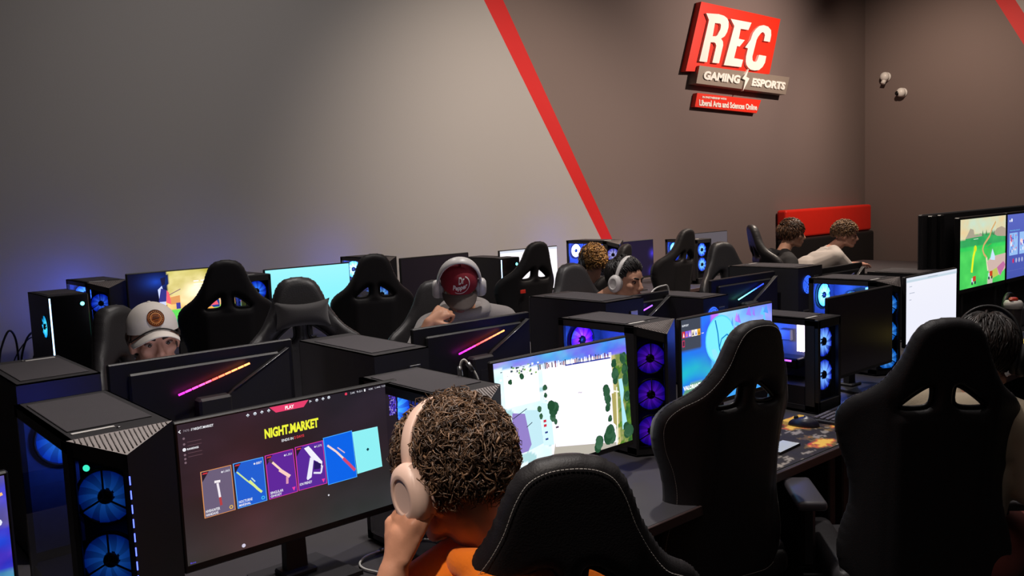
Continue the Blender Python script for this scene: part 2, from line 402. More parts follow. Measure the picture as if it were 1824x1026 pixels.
# ------------------------------------------------------------- desks
def desk(x0, x1, y0, y1, z, label, group, front=-1):
    t = thing('gaming_desk', label, 'desk', ((x0+x1)/2, (y0+y1)/2, 0), 0, group)
    W, D = x1-x0-.006, y1-y0
    b = MB(); b.box((0, 0, z-.014), (W, D, .028), bev=.003); obj('desktop', b, DESK, t)
    b = MB(); b.box((0, front*(D/2+.004), z-.016), (W, .008, .032), bev=.002); obj('edge_band', b, DESKEDGE, t)
    for s in (-1, 1):
        b = MB(); b.box((s*(W/2-.05), -front*.03, (z-.03)/2), (.05, D*.8, z-.032), bev=.006); obj('leg', b, BLACKMATTE, t)
    b = MB(); b.box((0, -front*(D/2-.03), z-.24), (W-.16, .02, .38), bev=.002); obj('modesty_panel', b, BLACKMATTE, t)
    return t
DA, DB, DD = .74, .74, .80
ga = 'black desks of the front row'
for i, (x0, nm) in enumerate([(-1.05, 'leftmost, running out of the frame'), (.35, 'under the dark shop-page screen'), (1.75, 'under the white map screen'), (3.15, 'under the printed mouse mat'), (4.55, 'under the white page screen'), (5.95, 'under the green racing game screen'), (7.35, 'at the right end under the blue menu screen')]):
    desk(x0, x0+1.4, 1.60, 2.41, DA, 'black desk of the front row, '+nm, ga)
gb = 'black desks of the second row'
for i, (x0, nm) in enumerate([(-.35, 'at the left end under the black tower'), (1.05, 'in front of the white cap'), (2.45, 'in front of the white headphones'), (3.85, 'fourth from the left end')]):
    desk(x0, x0+1.4, 2.43, 3.13, DB, 'black gaming desk backing onto the front row, '+nm, gb, 1)
gd = 'desks along the back wall'
for i, (x0, nm) in enumerate([(.1, 'at the left end with loose cables'), (1.8, 'under the cyan screen'), (3.5, 'under the white screen'), (5.2, 'under the dark blue screen'), (6.9, 'at the right end')]):
    desk(x0, x0+1.7, 5.0, 6.0, DD, 'black counter desk against the back wall, '+nm, gd)
desk(6.6, 7.5, 3.0, 3.6, .76, 'black side desk in front of the player in black', 'desks before the bench')
desk(7.86, 9.26, 3.72, 4.75, .87, 'black side desk under the hand of the player in the grey shirt', 'desks before the bench')

# ------------------------------------------------------------- screens
class Scr:
    def __init__(s, W, H): s.W, s.H = W, H; s.b = MB(); s.L = 0
    def P(s, u, v, l): return ((u-.5)*s.W, -.0004*l, v*s.H)
    def bg(s, fn, nx=32, ny=18, rect=(0, 0, 1, 1), l=0):
        u0, v0, u1, v1 = rect; vs = []; cs = []; fs = []
        for j in range(ny+1):
            for i in range(nx+1):
                a, c = i/nx, j/ny; vs.append(s.P(u0+(u1-u0)*a, v0+(v1-v0)*c, l)); cs.append(lin(*[max(0, min(255, q)) for q in fn(a, c)]))
        for j in range(ny):
            for i in range(nx):
                k = j*(nx+1)+i; fs.append((k, k+1, k+nx+2, k+nx+1))
        s.b.add(vs, fs, 0, cs)
    def rect(s, u0, v0, u1, v1, c, l=1): s.b.add([s.P(u0, v0, l), s.P(u1, v0, l), s.P(u1, v1, l), s.P(u0, v1, l)], [(0, 1, 2, 3)], 0, lin(*c))
    def poly(s, pts, c, l=2): s.b.add([s.P(u, v, l) for u, v in pts], [tuple(range(len(pts)))], 0, lin(*c))
    def disc(s, u, v, r, c, l=2, n=20, sx=1.0, r0=None):
        a = s.W/s.H
        if r0 is None: s.poly([(u+r*sx*math.cos(2*PI*k/n), v+r*a*math.sin(2*PI*k/n)) for k in range(n)], c, l)
        else:
            o = [s.P(u+r*sx*math.cos(2*PI*k/n), v+r*a*math.sin(2*PI*k/n), l) for k in range(n)]+[s.P(u+r0*sx*math.cos(2*PI*k/n), v+r0*a*math.sin(2*PI*k/n), l) for k in range(n)]
            s.b.add(o, [(k, (k+1) % n, n+(k+1) % n, n+k) for k in range(n)], 0, lin(*c))
    def line(s, pts, w, c, l=3):
        a = s.W/s.H
        for (p, q) in zip(pts[:-1], pts[1:]):
            dx, dy = q[0]-p[0], (q[1]-p[1])/a; L = math.hypot(dx, dy) or 1; nx, ny = -dy/L*w/2, dx/L*w/2*a
            s.poly([(p[0]+nx, p[1]+ny), (p[0]-nx, p[1]-ny), (q[0]-nx, q[1]-ny), (q[0]+nx, q[1]+ny)], c, l)
    def text(s, body, u0, v0, u1, v1, c, l=3, shear=0, bold=.0):
        text_fit(s.b, body, u0, u1, v0, v1, lambda x, z, d: s.P(x, z, l), shear=shear, bold=bold, col=lin(*c))
rnd = random.Random(7)
def fb(u, v, s=0, k=4.0): return mnoise.fractal(Vector((u*k+s*7.3, v*k-s*3.1, s*1.7)), 1.0, 2.0, 4)
W0, H0 = .585, .335
def scr_market():
    s = Scr(W0, H0)
    def bgc(u, v):
        n = fb(u, v, 1, 3)*8
        r = 38+n+24*max(0, 1-abs(u-.28)/.40)*(1-.5*v)+10*(1-v)
        g = 33+n*.6+18*max(0, 1-v*2)
        return (r, g, 42+n+14*max(0, 1-v*2.2)-6*(1-v))
    s.bg(bgc, 40, 24)
    cards = [((.076, .641), (.202, .641), (.207, .308), (.079, .305), (104, 92, 118), (224, 148, 84)),
             ((.209, .645), (.339, .644), (.344, .313), (.216, .31), (28, 92, 204), (90, 176, 250)),
             ((.346, .648), (.474, .652), (.483, .317), (.353, .314), (92, 38, 150), (222, 60, 170)),
             ((.482, .658), (.615, .662), (.623, .319), (.487, .32), (86, 40, 150), (222, 60, 170)),
             ((.616, .679), (.760, .686), (.773, .305), (.627, .303), (10, 98, 228), (74, 168, 255)),
             ((.761, .672), (.892, .670), (.906, .335), (.775, .328), (140, 236, 240), (150, 240, 244))]
    for i, (a, b2, c, d, f, e) in enumerate(cards):
        s.poly([d, c, b2, a], e, 2)
        cx = (a[0]+b2[0]+c[0]+d[0])/4; cy = (a[1]+b2[1]+c[1]+d[1])/4
        s.poly([(cx+(q[0]-cx)*.955, cy+(q[1]-cy)*.975) for q in (d, c, b2, a)], f, 3)
        if i < 4:
            s.poly([(a[0]+.004, a[1]-.006), (a[0]+.005, a[1]-.075), (a[0]+.034, a[1]-.006)], (34, 26, 40), 4)
            s.poly([(a[0]+.006, a[1]-.022), (a[0]+.010, a[1]-.012), (a[0]+.028, a[1]-.012), (a[0]+.026, a[1]-.022)], (205, 50, 60), 5)
            s.disc(b2[0]-.040, b2[1]-.035, .004, (225, 225, 235), 5)
            s.text(['1,065', '887', '1,351', '1,275'][i], b2[0]-.033, b2[1]-.044, b2[0]-.008, b2[1]-.026, (225, 225, 235), 5, bold=.01)
        if i < 4:
            nm = [('SOVEREIGN', 'MARSHAL'), ('SNOWFALL', 'CLASSIC'), ('SMOKE AND', 'GHOST'), ('ION FRENZY', '')][i]
            nm = [('HIVEHUNTER', 'HANDAXE'), ('NOCTURNE', 'MARSHAL'), ('SINGULAR', 'GHOST'), ('ION FRENZY', '')][i]
            s.text(nm[0], d[0]+.006, d[1]+.036, d[0]+.064, d[1]+.056, (235, 235, 240), 5, bold=.02)
            if nm[1]: s.text(nm[1], d[0]+.006, d[1]+.012, d[0]+.056, d[1]+.030, (235, 235, 240), 5, bold=.02)
            k = [(236, 190, 80), (70, 200, 240), (240, 60, 160), (240, 60, 160)][i]
            if i < 2: s.disc(c[0]-.018, c[1]+.030, .0085, k, 5, 6, r0=.005)
            else: s.poly([(c[0]-.026, c[1]+.045), (c[0]-.018, c[1]+.014), (c[0]-.010, c[1]+.045)], k, 5)
    # card pictures: hatchet, long rifle, pistols, rifle
    s.line([(.140, .535), (.144, .47), (.146, .43)], .009, (236, 228, 236), 6); s.line([(.128, .548), (.152, .545)], .010, (240, 232, 236), 6); s.line([(.146, .43), (.149, .37)], .010, (176, 62, 66), 6)
    s.line([(.222, .58), (.262, .50), (.300, .43)], .006, (200, 228, 150), 6); s.line([(.272, .495), (.305, .42), (.322, .388)], .010, (214, 232, 140), 7); s.line([(.281, .512), (.296, .478)], .005, (190, 220, 230), 7)
    s.line([(.368, .605), (.39, .56), (.425, .49)], .009, (248, 214, 190), 6); s.line([(.405, .52), (.450, .45)], .014, (246, 204, 192), 7); s.line([(.438, .455), (.436, .40)], .011, (216, 150, 176), 7); s.line([(.362, .615), (.376, .588)], .013, (90, 60, 90), 7)
    s.poly([(.523, .635), (.545, .645), (.605, .50), (.600, .455), (.585, .505), (.560, .535)], (238, 236, 248), 6)
    s.poly([(.548, .555), (.566, .545), (.549, .40), (.530, .385), (.526, .40)], (232, 230, 246), 7)
    s.line([(.560, .43), (.595, .415), (.603, .47)], .008, (228, 226, 244), 7)
    s.poly([(.566, .52), (.600, .485), (.59, .45), (.562, .455)], (40, 24, 90), 7)
    s.line([(.634, .615), (.675, .55), (.712, .475)], .009, (240, 208, 206), 6); s.line([(.706, .485), (.735, .425), (.762, .365)], .013, (206, 70, 110), 7); s.line([(.682, .58), (.716, .525)], .005, (214, 180, 200), 7)
    s.disc(.834, .505, .008, (10, 60, 70), 5, 4)
    s.text('NIGHT.MARKET', .352, .772, .599, .846, (238, 240, 60), 4, bold=.045)
    s.text('ENDS IN', .425, .722, .478, .742, (225, 225, 230), 4, bold=.02); s.text('2 DAYS', .482, .724, .528, .744, (225, 60, 70), 4, bold=.02)
    s.poly([(.408, .950), (.535, .950), (.559, .997), (.381, .997)], (226, 62, 106), 3); s.text('PLAY', .450, .958, .490, .985, (250, 250, 250), 5, bold=.03)
    s.text('7470', .022, .944, .046, .960, (150, 140, 150), 4); s.text('// NIGHT.MARKET', .052, .944, .142, .962, (240, 240, 245), 4, bold=.02)
    s.line([(.012, .962), (.004, .952), (.012, .942)], .003, (240, 240, 245), 4)
    for (u, v) in [(.286, .972), (.317, .974), (.347, .975), (.377, .976), (.567, .982), (.598, .982), (.628, .983), (.656, .984)]:
        s.disc(u, v, .0072, (214, 222, 232), 4, rnd.choice([3, 4, 5, 6]))
        s.disc(u, v-.004, .003, (40, 34, 44), 5, 4)
    s.disc(.741, .984, .006, (224, 60, 90), 4)
    s.text('2.6K', .763, .976, .786, .990, (220, 220, 230), 4); s.text('9:51', .795, .976, .822, .990, (220, 220, 230), 4); s.rect(.833, .974, .840, .994, (230, 230, 235), 4)
    s.text('4.0K', .856, .978, .880, .992, (220, 220, 230), 4); s.text('1,445', .89, .979, .918, .993, (220, 220, 230), 4); s.text('7,350', .925, .980, .953, .994, (220, 220, 230), 4)
    s.disc(.974, .982, .009, (170, 174, 190), 4)
    for k in range(170):
        u = .962+rnd.random()*.034; v = .74+rnd.random()*.22; c = rnd.choice([(70, 50, 220), (120, 90, 250), (40, 30, 150), (190, 170, 255)])
        s.rect(u-.003, v-.006, u+.003, v+.006, c, 2+.01*k)
    s.text('RANKINGS', .032, .814, .077, .828, (235, 235, 240), 4, bold=.03); s.disc(.021, .822, .007, (230, 230, 235), 4)
    for v in (.90, .86, .785, .757, .73): s.disc(.022, v, .005, (120, 98, 108), 4, 6)
    for v in (.868, .842, .79, .764): s.rect(.034, v, .09, v+.004, (92, 66, 74), 4)
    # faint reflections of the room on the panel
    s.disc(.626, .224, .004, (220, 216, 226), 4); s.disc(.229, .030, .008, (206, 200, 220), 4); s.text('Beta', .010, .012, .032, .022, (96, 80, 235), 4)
    return s
def scr_map():
    s = Scr(W0, H0); WHITE = (247, 240, 252)
    def bgc(u, v):
        n = fb(u, v, 2, 9)
        if v > .93-.10*u+.02: return (84+50*fb(u, v, 5, 5)+50*(1-u), 142+50*fb(u, v, 5, 6), 226)
        if u > .865:
            g = fb(u, v, 3, 14)
            if u > .96+.02*math.sin(v*20) or g > .25: return (52+60*g, 98+50*g, 40)
            if u < .90: return (186+30*g, 176+20*g, 112)
            return (150, 150, 96) if g > 0 else (120, 138, 70)
        if u < .36:
            if n > .22: return (170, 210, 214)
            return (226+20*n, 240, 246)
        return WHITE
    s.bg(bgc, 96, 54)
    s.poly([(.33, .87), (.86, .845), (.863, .03), (.386, .155), (.386, .56), (.33, .60)], WHITE, 2)
    s.poly([(.06, .60), (.30, .60), (.30, .90), (.06, .93)], (252, 250, 252), 2)
    s.poly([(.35, .0), (.86, .0), (.863, .07), (.386, .19)], (176, 170, 158), 1.5)
    # river and park at the right
    s.poly([(.915, .62), (.945, .62), (.955, .50), (.94, .40), (.955, .27), (.965, .16), (.92, .13), (.925, .4)], (168, 222, 236), 3)
    s.line([(.895, .55), (.885, .30), (.872, .02)], .008, (244, 240, 226), 4); s.line([(.868, .52), (.91, .50)], .008, (240, 238, 226), 4)
    s.poly([(.85, .50), (.88, .50), (.875, .18), (.848, .22)], (166, 156, 92), 3)
    for (u, v, r) in [(.387, .50, .028), (.382, .45, .022), (.40, .38, .012), (.338, .70, .012), (.338, .63, .010), (.811, .53, .026), (.815, .46, .022), (.812, .38, .016), (.812, .12, .035), (.82, .15, .03), (.715, .06, .026), (.893, .64, .02), (.893, .70, .022), (.885, .78, .018), (.82, .27, .014), (.29, .52, .012), (.30, .46, .010), (.10, .82, .010), (.18, .85, .012), (.97, .70, .02), (.975, .45, .02), (.97, .12, .03), (.975, .6, .022), (.965, .82, .02)]:
        for k in range(7):
            a = rnd.random()*6.28; q = rnd.random()*.6*r
            g = rnd.randint(-12, 14); s.disc(u+1.3*q*math.cos(a), v+q*2.8*math.sin(a), r*(.75+.4*rnd.random()), (44+g, 84+g, 58+g), 4+.02*k, 9)
    s.poly([(.07, .18), (.19, .19), (.215, .24), (.185, .52), (.10, .55)], (140, 122, 190), 3)
    s.poly([(.19, .19), (.30, .22), (.29, .52), (.185, .55)], (186, 222, 232), 2.5)
    s.poly([(.30, .20), (.375, .18), (.37, .55), (.30, .58)], (204, 234, 240), 2.5)
    for v in (.40, .36): s.rect(.310, v, .330, v+.022, (196, 40, 62), 5)
    for v in (.30, .24): s.rect(.315, v, .335, v+.016, (40, 60, 130), 5)
    for (a, b2) in [((.10, .50), (.20, .56)), ((.19, .40), (.23, .43))]: s.line([a, b2], .004, (40, 50, 70), 5)
    s.rect(.396, .32, .417, .335, (70, 50, 70), 5); s.text('Map', .585, .575, .612, .592, (120, 110, 130), 5)
    # toolbar of the window
    s.poly([(.50, .855), (.86, .835), (.86, .848), (.50, .868)], (40, 54, 150), 4)
    for k in range(46):
        u = .30+k*.0125; v = .888-.05*(u-.3)
        c = rnd.choice([(30, 36, 70), (120, 40, 60), (200, 210, 235), (240, 240, 250), (60, 70, 120)]); h = .012+.03*rnd.random()
        s.rect(u, v-h*.5, u+.007, v+h, c, 4)
    for k in range(60):
        u = .03+rnd.random()*.34; v = .84+rnd.random()*.10; s.rect(u, v, u+.006+.01*rnd.random(), v+.02*rnd.random(), rnd.choice([(250, 250, 252), (232, 246, 240), (60, 80, 90), (120, 170, 90)]), 3+.01*k)
    return s
def scr_launcher():
    s = Scr(W0, H0)
    def bgc(u, v):
        n = fb(u, v, 4, 2.5)
        if u < .20 and v > .66: return (62, 68, 82)
        if u < .30:
            d = math.hypot(u-.13, (v-.05)*.7)
            if v < .34 and d < .16: return (110+40*n, 160+30*n, 120)
            k = max(0, 1-abs(d-.27)*6)
            return (30+60*u, 96+70*k+40*n, 236-40*k)
        if u < .38 and v > .55: return (170+60*n, 70+300*(u-.2), 246)
        return (60+120*max(0, n)+60*v, 190-120*max(0, u-.55)+50*n, 240)
    s.bg(bgc, 48, 27)
    s.disc(.40, .70, .16, (92, 206, 240), 2, 30); s.disc(.40, .70, .15, (120, 226, 246), 3, 30)
    s.line([(.345, .93), (.37, .78), (.385, .60), (.43, .42)], .012, (24, 120, 190), 4)
    s.line([(.385, .60), (.41, .70), (.47, .74), (.52, .68), (.51, .56), (.44, .50)], .010, (24, 130, 200), 4)
    s.poly([(.30, .60), (.34, .60), (.385, .50), (.37, .44), (.32, .50)], (140, 220, 240), 4)
    s.poly([(.40, .42), (.47, .46), (.50, .36), (.43, .30)], (60, 110, 140), 4)
    for k in range(26):
        u = .5+rnd.random()*.41; v = .45+rnd.random()*.5; c = rnd.choice([(150, 120, 250), (100, 190, 250), (190, 130, 250), (80, 150, 240)]); q = .02+.05*rnd.random()
        s.poly([(u, v), (u+q, v-.03), (u+q*.6, v+.09)], c, 2+.02*k)
    s.text('SUPPORT', .004, .925, .07, .947, (220, 224, 232), 4, bold=.02)
    for k, c in enumerate([(196, 40, 60), (120, 90, 230), (150, 110, 220), (240, 226, 200), (246, 240, 240), (236, 170, 40)]):
        s.rect(.004+k*.031, .80, .004+k*.031+.028, .872, c, 4); s.poly([(.010+k*.031, .81), (.026+k*.031, .81), (.018+k*.031, .86)], [(250, 230, 220), (250, 120, 60), (240, 240, 250), (40, 40, 60), (90, 110, 200), (110, 60, 20)][k], 5)
    s.rect(.004, .70, .028, .775, (196, 50, 90), 4); s.rect(.008, .712, .024, .765, (60, 40, 60), 5)
    s.text('VALORANT', .006, .212, .180, .262, (248, 248, 250), 4, bold=.045); s.rect(.006, .110, .120, .150, (214, 252, 246), 4)
    s.rect(.20, .81, .222, .817, (240, 240, 250), 4)
    return s
def scr_doc():
    s = Scr(W0, H0); s.bg(lambda u, v: (238-6*(1-v), 238-4*(1-v), 248), 4, 4)
    s.rect(0, .93, 1, .965, (196, 214, 226), 2); s.rect(0, .965, 1, 1, (222, 228, 240), 2)
    for (u, v, w) in [(.05, .86, .05), (.05, .76, .10), (.40, .955, .2), (.05, .66, .04)]: s.rect(u, v, u+w, v+.008, (150, 160, 180), 3)
    return s
def scr_fantasy():   # at the far left: purple and green game landscape
    s = Scr(W0, H0)
    def bgc(u, v):
        n = fb(u, v, 6, 5); m = fb(u, v, 8, 11)
        if v > .72: return (110+60*n, 96+40*n, 190+60*m)
        if v > .45: return (56+40*m, 60+50*n, 200+60*n)
        if v > .22: return (60+60*m, 130+60*n, 170+40*m)
        return (60+80*max(0, m), 190+60*n, 140+40*m)
    s.bg(bgc, 64, 36)
    for k in range(60):
        u = rnd.random(); v = rnd.random()*.4; q = .02+.04*rnd.random(); s.poly([(u, v), (u+q, v+.01), (u+q*.5, v+.06)], rnd.choice([(90, 226, 160), (50, 96, 110), (60, 130, 200), (120, 240, 190)]), 2+.02*k)
    s.line([(.70, .80), (.86, .84), (.99, .90)], .010, (246, 190, 120), 5)
    for (u, v) in [(.93, .965), (.96, .935), (.97, .74), (.9, .60), (.94, .36)]: s.disc(u, v, .012, (226, 232, 250), 6, 8)
    s.disc(.98, .14, .06, (40, 60, 90), 6, 16)
    return s
def scr_shooter():
    s = Scr(W0, H0)
    def bgc(u, v):
        n = fb(u, v, 9, 4)
        if u < .345+.02*math.sin(v*9): 
            k = max(0, 1-math.hypot(u-.25, v-.85)*3.2); k *= k; return (10+20*k, 10+60*k, 34+150*k)
        if v < .22: return (60, 168, 140)
        if v < .38: return (90+120*(u-.35), 216, 90)
        k = max(0, 1-math.hypot(u-.62, (v-.60)*1.0)*1.8); m = 1-k
        return (255-m*70*(v > .6)+40*n, 236-m*60+40*n, 196-m*120+60*n+60*(u > .85))
    s.bg(bgc, 64, 36)
    s.poly([(.22, .12), (.25, .12), (.27, .48), (.30, .12), (.33, .14), (.325, .55), (.30, .78), (.26, .72), (.27, .52), (.23, .46)], (196, 206, 250), 3)
    s.poly([(.26, .52), (.33, .52), (.34, .70), (.29, .74)], (50, 50, 130), 4); s.poly([(.30, .78), (.33, .80), (.34, .92), (.29, .9)], (26, 26, 60), 4)
    s.poly([(.33, .5), (.38, .46), (.36, .66), (.34, .7)], (240, 96, 110), 4)
    s.poly([(.37, .46), (.46, .46), (.46, .60), (.37, .58)], (216, 150, 90), 4); s.poly([(.42, .38), (.46, .38), (.46, .48), (.42, .48)], (60, 60, 150), 5)
    for k in range(4): s.rect(.60+k*.07, .80, .65+k*.07, .82, (246, 240, 236), 4)
    s.line([(.6, .76), (.9, .75)], .006, (250, 246, 240), 4); s.line([(.36, .62), (.47, .70)], .008, (140, 110, 110), 5)
    s.poly([(.62, .34), (.84, .34), (.84, .46), (.72, .56)], (40, 60, 140), 4); s.poly([(.66, .38), (.83, .38), (.80, .50)], (240, 90, 110), 5); s.poly([(.64, .30), (.80, .30), (.76, .37)], (240, 170, 80), 5)
    return s
def scr_cyan():
    s = Scr(W0, H0); s.bg(lambda u, v: (120+30*v+60*max(0, .4-v), 226+6*v, 244), 8, 6)
    s.poly([(0, 0), (.5, 0), (.36, .3), (.2, .42), (0, .5)], (160, 240, 246), 2); s.poly([(.5, 0), (1, 0), (1, .3), (.8, .16)], (214, 250, 252), 2)
    return s
def scr_white():
    s = Scr(W0, H0); s.bg(lambda u, v: (244, 238, 244), 4, 4); s.rect(0, .95, 1, 1, (210, 214, 226), 2); return s
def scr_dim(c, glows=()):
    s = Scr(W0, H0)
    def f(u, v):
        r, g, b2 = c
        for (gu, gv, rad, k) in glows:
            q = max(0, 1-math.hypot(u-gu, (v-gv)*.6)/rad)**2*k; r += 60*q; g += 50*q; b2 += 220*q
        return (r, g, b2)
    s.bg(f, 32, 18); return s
def scr_kart():
    s = Scr(.80, .50)
    def bgc(u, v):
        n = fb(u, v, 12, 5); hz = .70+.07*math.sin(u*3.2)
        if v > hz: 
            return (216-20*n, 214+12*n, 178+30*n)
        return (74+16*n-20*(v > .55), 206+20*n-40*(v > .6)*1.0, 92+10*n)
    s.bg(bgc, 60, 36)
    s.poly([(.10, .72), (.16, .80), (.20, .86), (.27, .84), (.29, .76), (.36, .75), (.42, .78), (.5, .73)], (168, 160, 140), 2)
    s.poly([(.70, .75), (.80, .82), (.90, .84), (1, .80), (1, .68), (.8, .70)], (176, 160, 140), 2)
    for (u, v) in [(.47, .76), (.55, .765), (.68, .76), (.72, .75)]: s.poly([(u-.02, v-.03), (u+.02, v-.03), (u, v+.06)], (70, 130, 84), 3)
    s.line([(.76, .92), (.66, .80), (.63, .72), (.50, .60), (.47, .53), (.50, .46), (.56, .40)], .022, (214, 168, 110), 4)
    s.line([(.56, .40), (.58, .30), (.60, .20)], .03, (232, 222, 190), 4)
    s.line([(.31, .56), (.27, .44), (.24, .22)], .036, (236, 240, 40), 4); s.disc(.31, .56, .03, (214, 226, 40), 5)
    s.poly([(.57, .33), (.66, .40), (1.0, .42), (1.0, .18), (.86, .10), (.62, .16)], (206, 180, 170), 5)
    s.poly([(.62, .17), (.80, .22), (.84, .10), (.66, .06)], (190, 196, 90), 5.5)
    s.poly([(.80, .22), (.95, .30), (1.0, .24), (.88, .08)], (190, 110, 160), 6)
    s.poly([(.64, .36), (.69, .52), (.75, .40), (.75, .34)], (200, 226, 250), 6)
    for (u, v) in [(.28, .095), (.65, .12)]:
        s.rect(u-.045, v-.04, u-.005, v+.04, (214, 222, 240), 7); s.rect(u-.02, v-.01, u+.045, v+.065, (196, 66, 36), 8); s.disc(u-.035, v-.035, .016, (40, 36, 60), 9, 10); s.disc(u+.03, v-.03, .016, (40, 36, 60), 9, 10)
    s.rect(.585, .0, .70, .075, (196, 190, 176), 6.5)
    s.line([(.27, .70), (.37, .70)], .006, (200, 226, 206), 6); s.line([(.56, .56), (.66, .60)], .006, (120, 130, 80), 6)
    return s
def scr_menu():
    s = Scr(.80, .50); s.bg(lambda u, v: (70+20*v, 84+18*v, 170+20*v), 6, 6)
    s.disc(.055, .90, .012, (236, 240, 250), 3, 8); s.disc(.10, .91, .018, (240, 244, 252), 3, 8)
    s.text('Recently played', .06, .735, .30, .758, (110, 210, 250), 3)
    for (u0, c) in [(.05, (120, 160, 230)), (.30, (170, 110, 190)), (.55, (90, 150, 200)), (.80, (200, 120, 110))]:
        s.rect(u0, .36, u0+.21, .71, (150, 190, 240), 3)
        for k in range(26):
            u = u0+.01+rnd.random()*.17; v = .38+rnd.random()*.27; q = .012+.02*rnd.random()
            s.rect(u, v, u+q, v+q*2, rnd.choice([c, (240, 240, 250), (214, 70, 110), (60, 90, 190), (240, 200, 210)]), 4+.02*k)
    for k in range(9): s.disc(.15+k*.075, .27, .024, (206, 40, 90) if k == 0 else (170, 180, 220), 3, 12, sx=.8)
    s.rect(.02, .12, .98, .122, (110, 120, 190), 3)
    return s

# ------------------------------------------------------------- monitors
def lerp(a, b2, t): return tuple(x+(y-x)*t for x, y in zip(a, b2))
def monitor(label, x, y, ztop, zd, az=0.0, tilt=0.0, w=.61, h=.362, scr=None, m=None, bar=None, group=None, lbl_scr=None, off=False, name='computer_monitor'):
    t = thing(name, label, 'monitor', (x, y, zd), az, group)
    zt = ztop-zd; E = Euler((tilt, 0, 0)); T = Matrix.Translation((0, 0, zt-h/2)) @ E.to_matrix().to_4x4()
    b = MB(); b.box((0, .010, 0), (w, .020, h), bev=.004); b.box((0, .026, 0), (w*.82, .016, h*.8), bev=.006); b.xf(T); obj('bezel', b, BLACK, t)
    if scr is not None:
        k = scr.b; sx = (w-.016)/scr.W; sz = (h-.026)/scr.H
        k.v = [tuple(T @ Vector((p[0]*sx, p[1]-.0008, p[2]*sz-h/2+.019))) for p in k.v]
        o = obj('screen', k, m or SCREEN, t, fix=False)
    else:
        b = MB(); b.box((0, -.0006, .003), (w-.016, .001, h-.026)); b.xf(T); o = obj('screen', b, SCREENOFF, t)
    if lbl_scr: o['label'] = lbl_scr
    zc = zt-h*.55
    b = MB(); b.prism([(-.030, .012), (.030, .012), (.022, zc), (-.022, zc)], 'y', .050, .078); b.box((0, .052, zc), (.11, .05, .11), bev=.008); obj('stand_neck', b, BLACKMATTE, t)
    b = MB(); b.prism([(-.13, -.06), (.13, -.06), (.10, .14), (-.10, .14)], 'z', 0.0, .012); b.box((0, .06, .018), (.09, .07, .014), bev=.004); obj('stand_base', b, BLACKMATTE, t)
    if bar:
        # slanted raised shell and light bar on the back (seen from behind, x runs the other way)
        b = MB(); f = lambda q, z: (-(q-.5)*w, z)
        P = [f(.05, -h*.42), f(.33, -.10), (f(.62, 0)[0], h/2-.135), (f(.95, 0)[0], h/2-.025), f(.95, -h*.42)]
        b.prism(P[::-1], 'y', .030, .052); b.xf(T); o = obj('back_shell', b, BLACKMATTE, t)
        b = MB(); b.tube([(P[2][0], .053, P[2][1]), (P[3][0], .053, P[3][1])], .0016, 6); b.xf(T); obj('trim_line', b, METAL, t)
        b = MB(); n = 11; p0 = Vector((f(.315, 0)[0], .0555, h/2-.122)); p1 = Vector((f(.715, 0)[0], .0555, h/2-.056))
        for i in range(n):
            a = p0.lerp(p1, (i+.07)/n); c = p0.lerp(p1, (i+.93)/n); d = (c-a); ang = math.atan2(d.z, d.x)
            b.box(((a+c)/2)[:], (d.length, .004, .0052), 0, bar((i+.5)/n), rot=Matrix.Rotation(-ang, 3, 'Y'))
        b.xf(T); obj('light_bar', b, GLOWHI, t)
    return t
SCREENBACK = mat('cool_player_screen', (0, 0, 0), .4, emit=lin(150, 160, 190), estr=1.2)
gm = 'monitors of the front row'
monitor('monitor at the bottom left edge showing a purple and green game landscape', .005, 1.84, 1.228, DA, scr=scr_fantasy(), group=gm)
monitor('monitor showing a dark shop page headed NIGHT.MARKET with six cards', .974, 1.985, 1.222, DA, scr=scr_market(), group=gm)
monitor('monitor showing a bright aerial map with a big white window over it', 1.925, 1.985, 1.215, DA, scr=scr_map(), m=SCREENHI, group=gm, tilt=-.06, h=.385)
monitor('monitor showing a blue and purple game launcher, half hidden by a chair', 2.82, 1.99, 1.238, DA, scr=scr_launcher(), m=SCREENHI, group=gm)
monitor('switched-off monitor with a dark reflective screen between two lit towers', 3.865, 1.985, 1.206, DA, group=gm, h=.385)
monitor('monitor with a white page, right of the blue hexagon fans', 4.61, 1.985, 1.232, DA, scr=scr_doc(), group=gm)
hot = lambda t: (lerp((1.3, .02, 1.0), (1.6, .12, .08), min(1, t*2)) if t < .5 else lerp((1.6, .12, .08), (1.8, .5, .12), t*2-1))
hot2 = lambda t: (lerp((1.2, .02, 1.2), (1.6, .06, .10), min(1, t*2.4)) if t < .42 else lerp((1.6, .06, .10), (1.6, .40, .10), (t-.42)/.58))
cold = lambda t: lerp((.25, 1.1, .75), (.02, .05, .9), min(1, t*1.3))
purp = lambda t: lerp((.9, .05, 1.0), (.25, .1, 1.2), t)
def plain_scr(c):
    s = Scr(W0, H0); s.bg(lambda u, v: c, 2, 2); return s
gbk = 'monitors of the second row seen from behind'
monitor('back of a monitor with an orange to magenta light bar, before the white cap', 1.062, 2.80, 1.246, DB, PI, m=SCREENHI, scr=plain_scr((226, 222, 236)), bar=hot, group=gbk)
monitor('back of a monitor with a red light bar, before the bowed red cap', 2.178, 2.80, 1.212, DB, PI, m=SCREENHI, scr=plain_scr((200, 196, 220)), bar=hot2, group=gbk)
monitor('back of a monitor with a short purple light bar, before the white headphones', 3.13, 2.80, 1.212, DB, PI, m=SCREENHI, scr=plain_scr((226, 210, 214)), bar=purp, group=gbk)
monitor('back of a monitor with a green to blue light bar', 4.09, 2.80, 1.228, DB, PI, scr=plain_scr((60, 60, 90)), bar=cold, group=gbk)
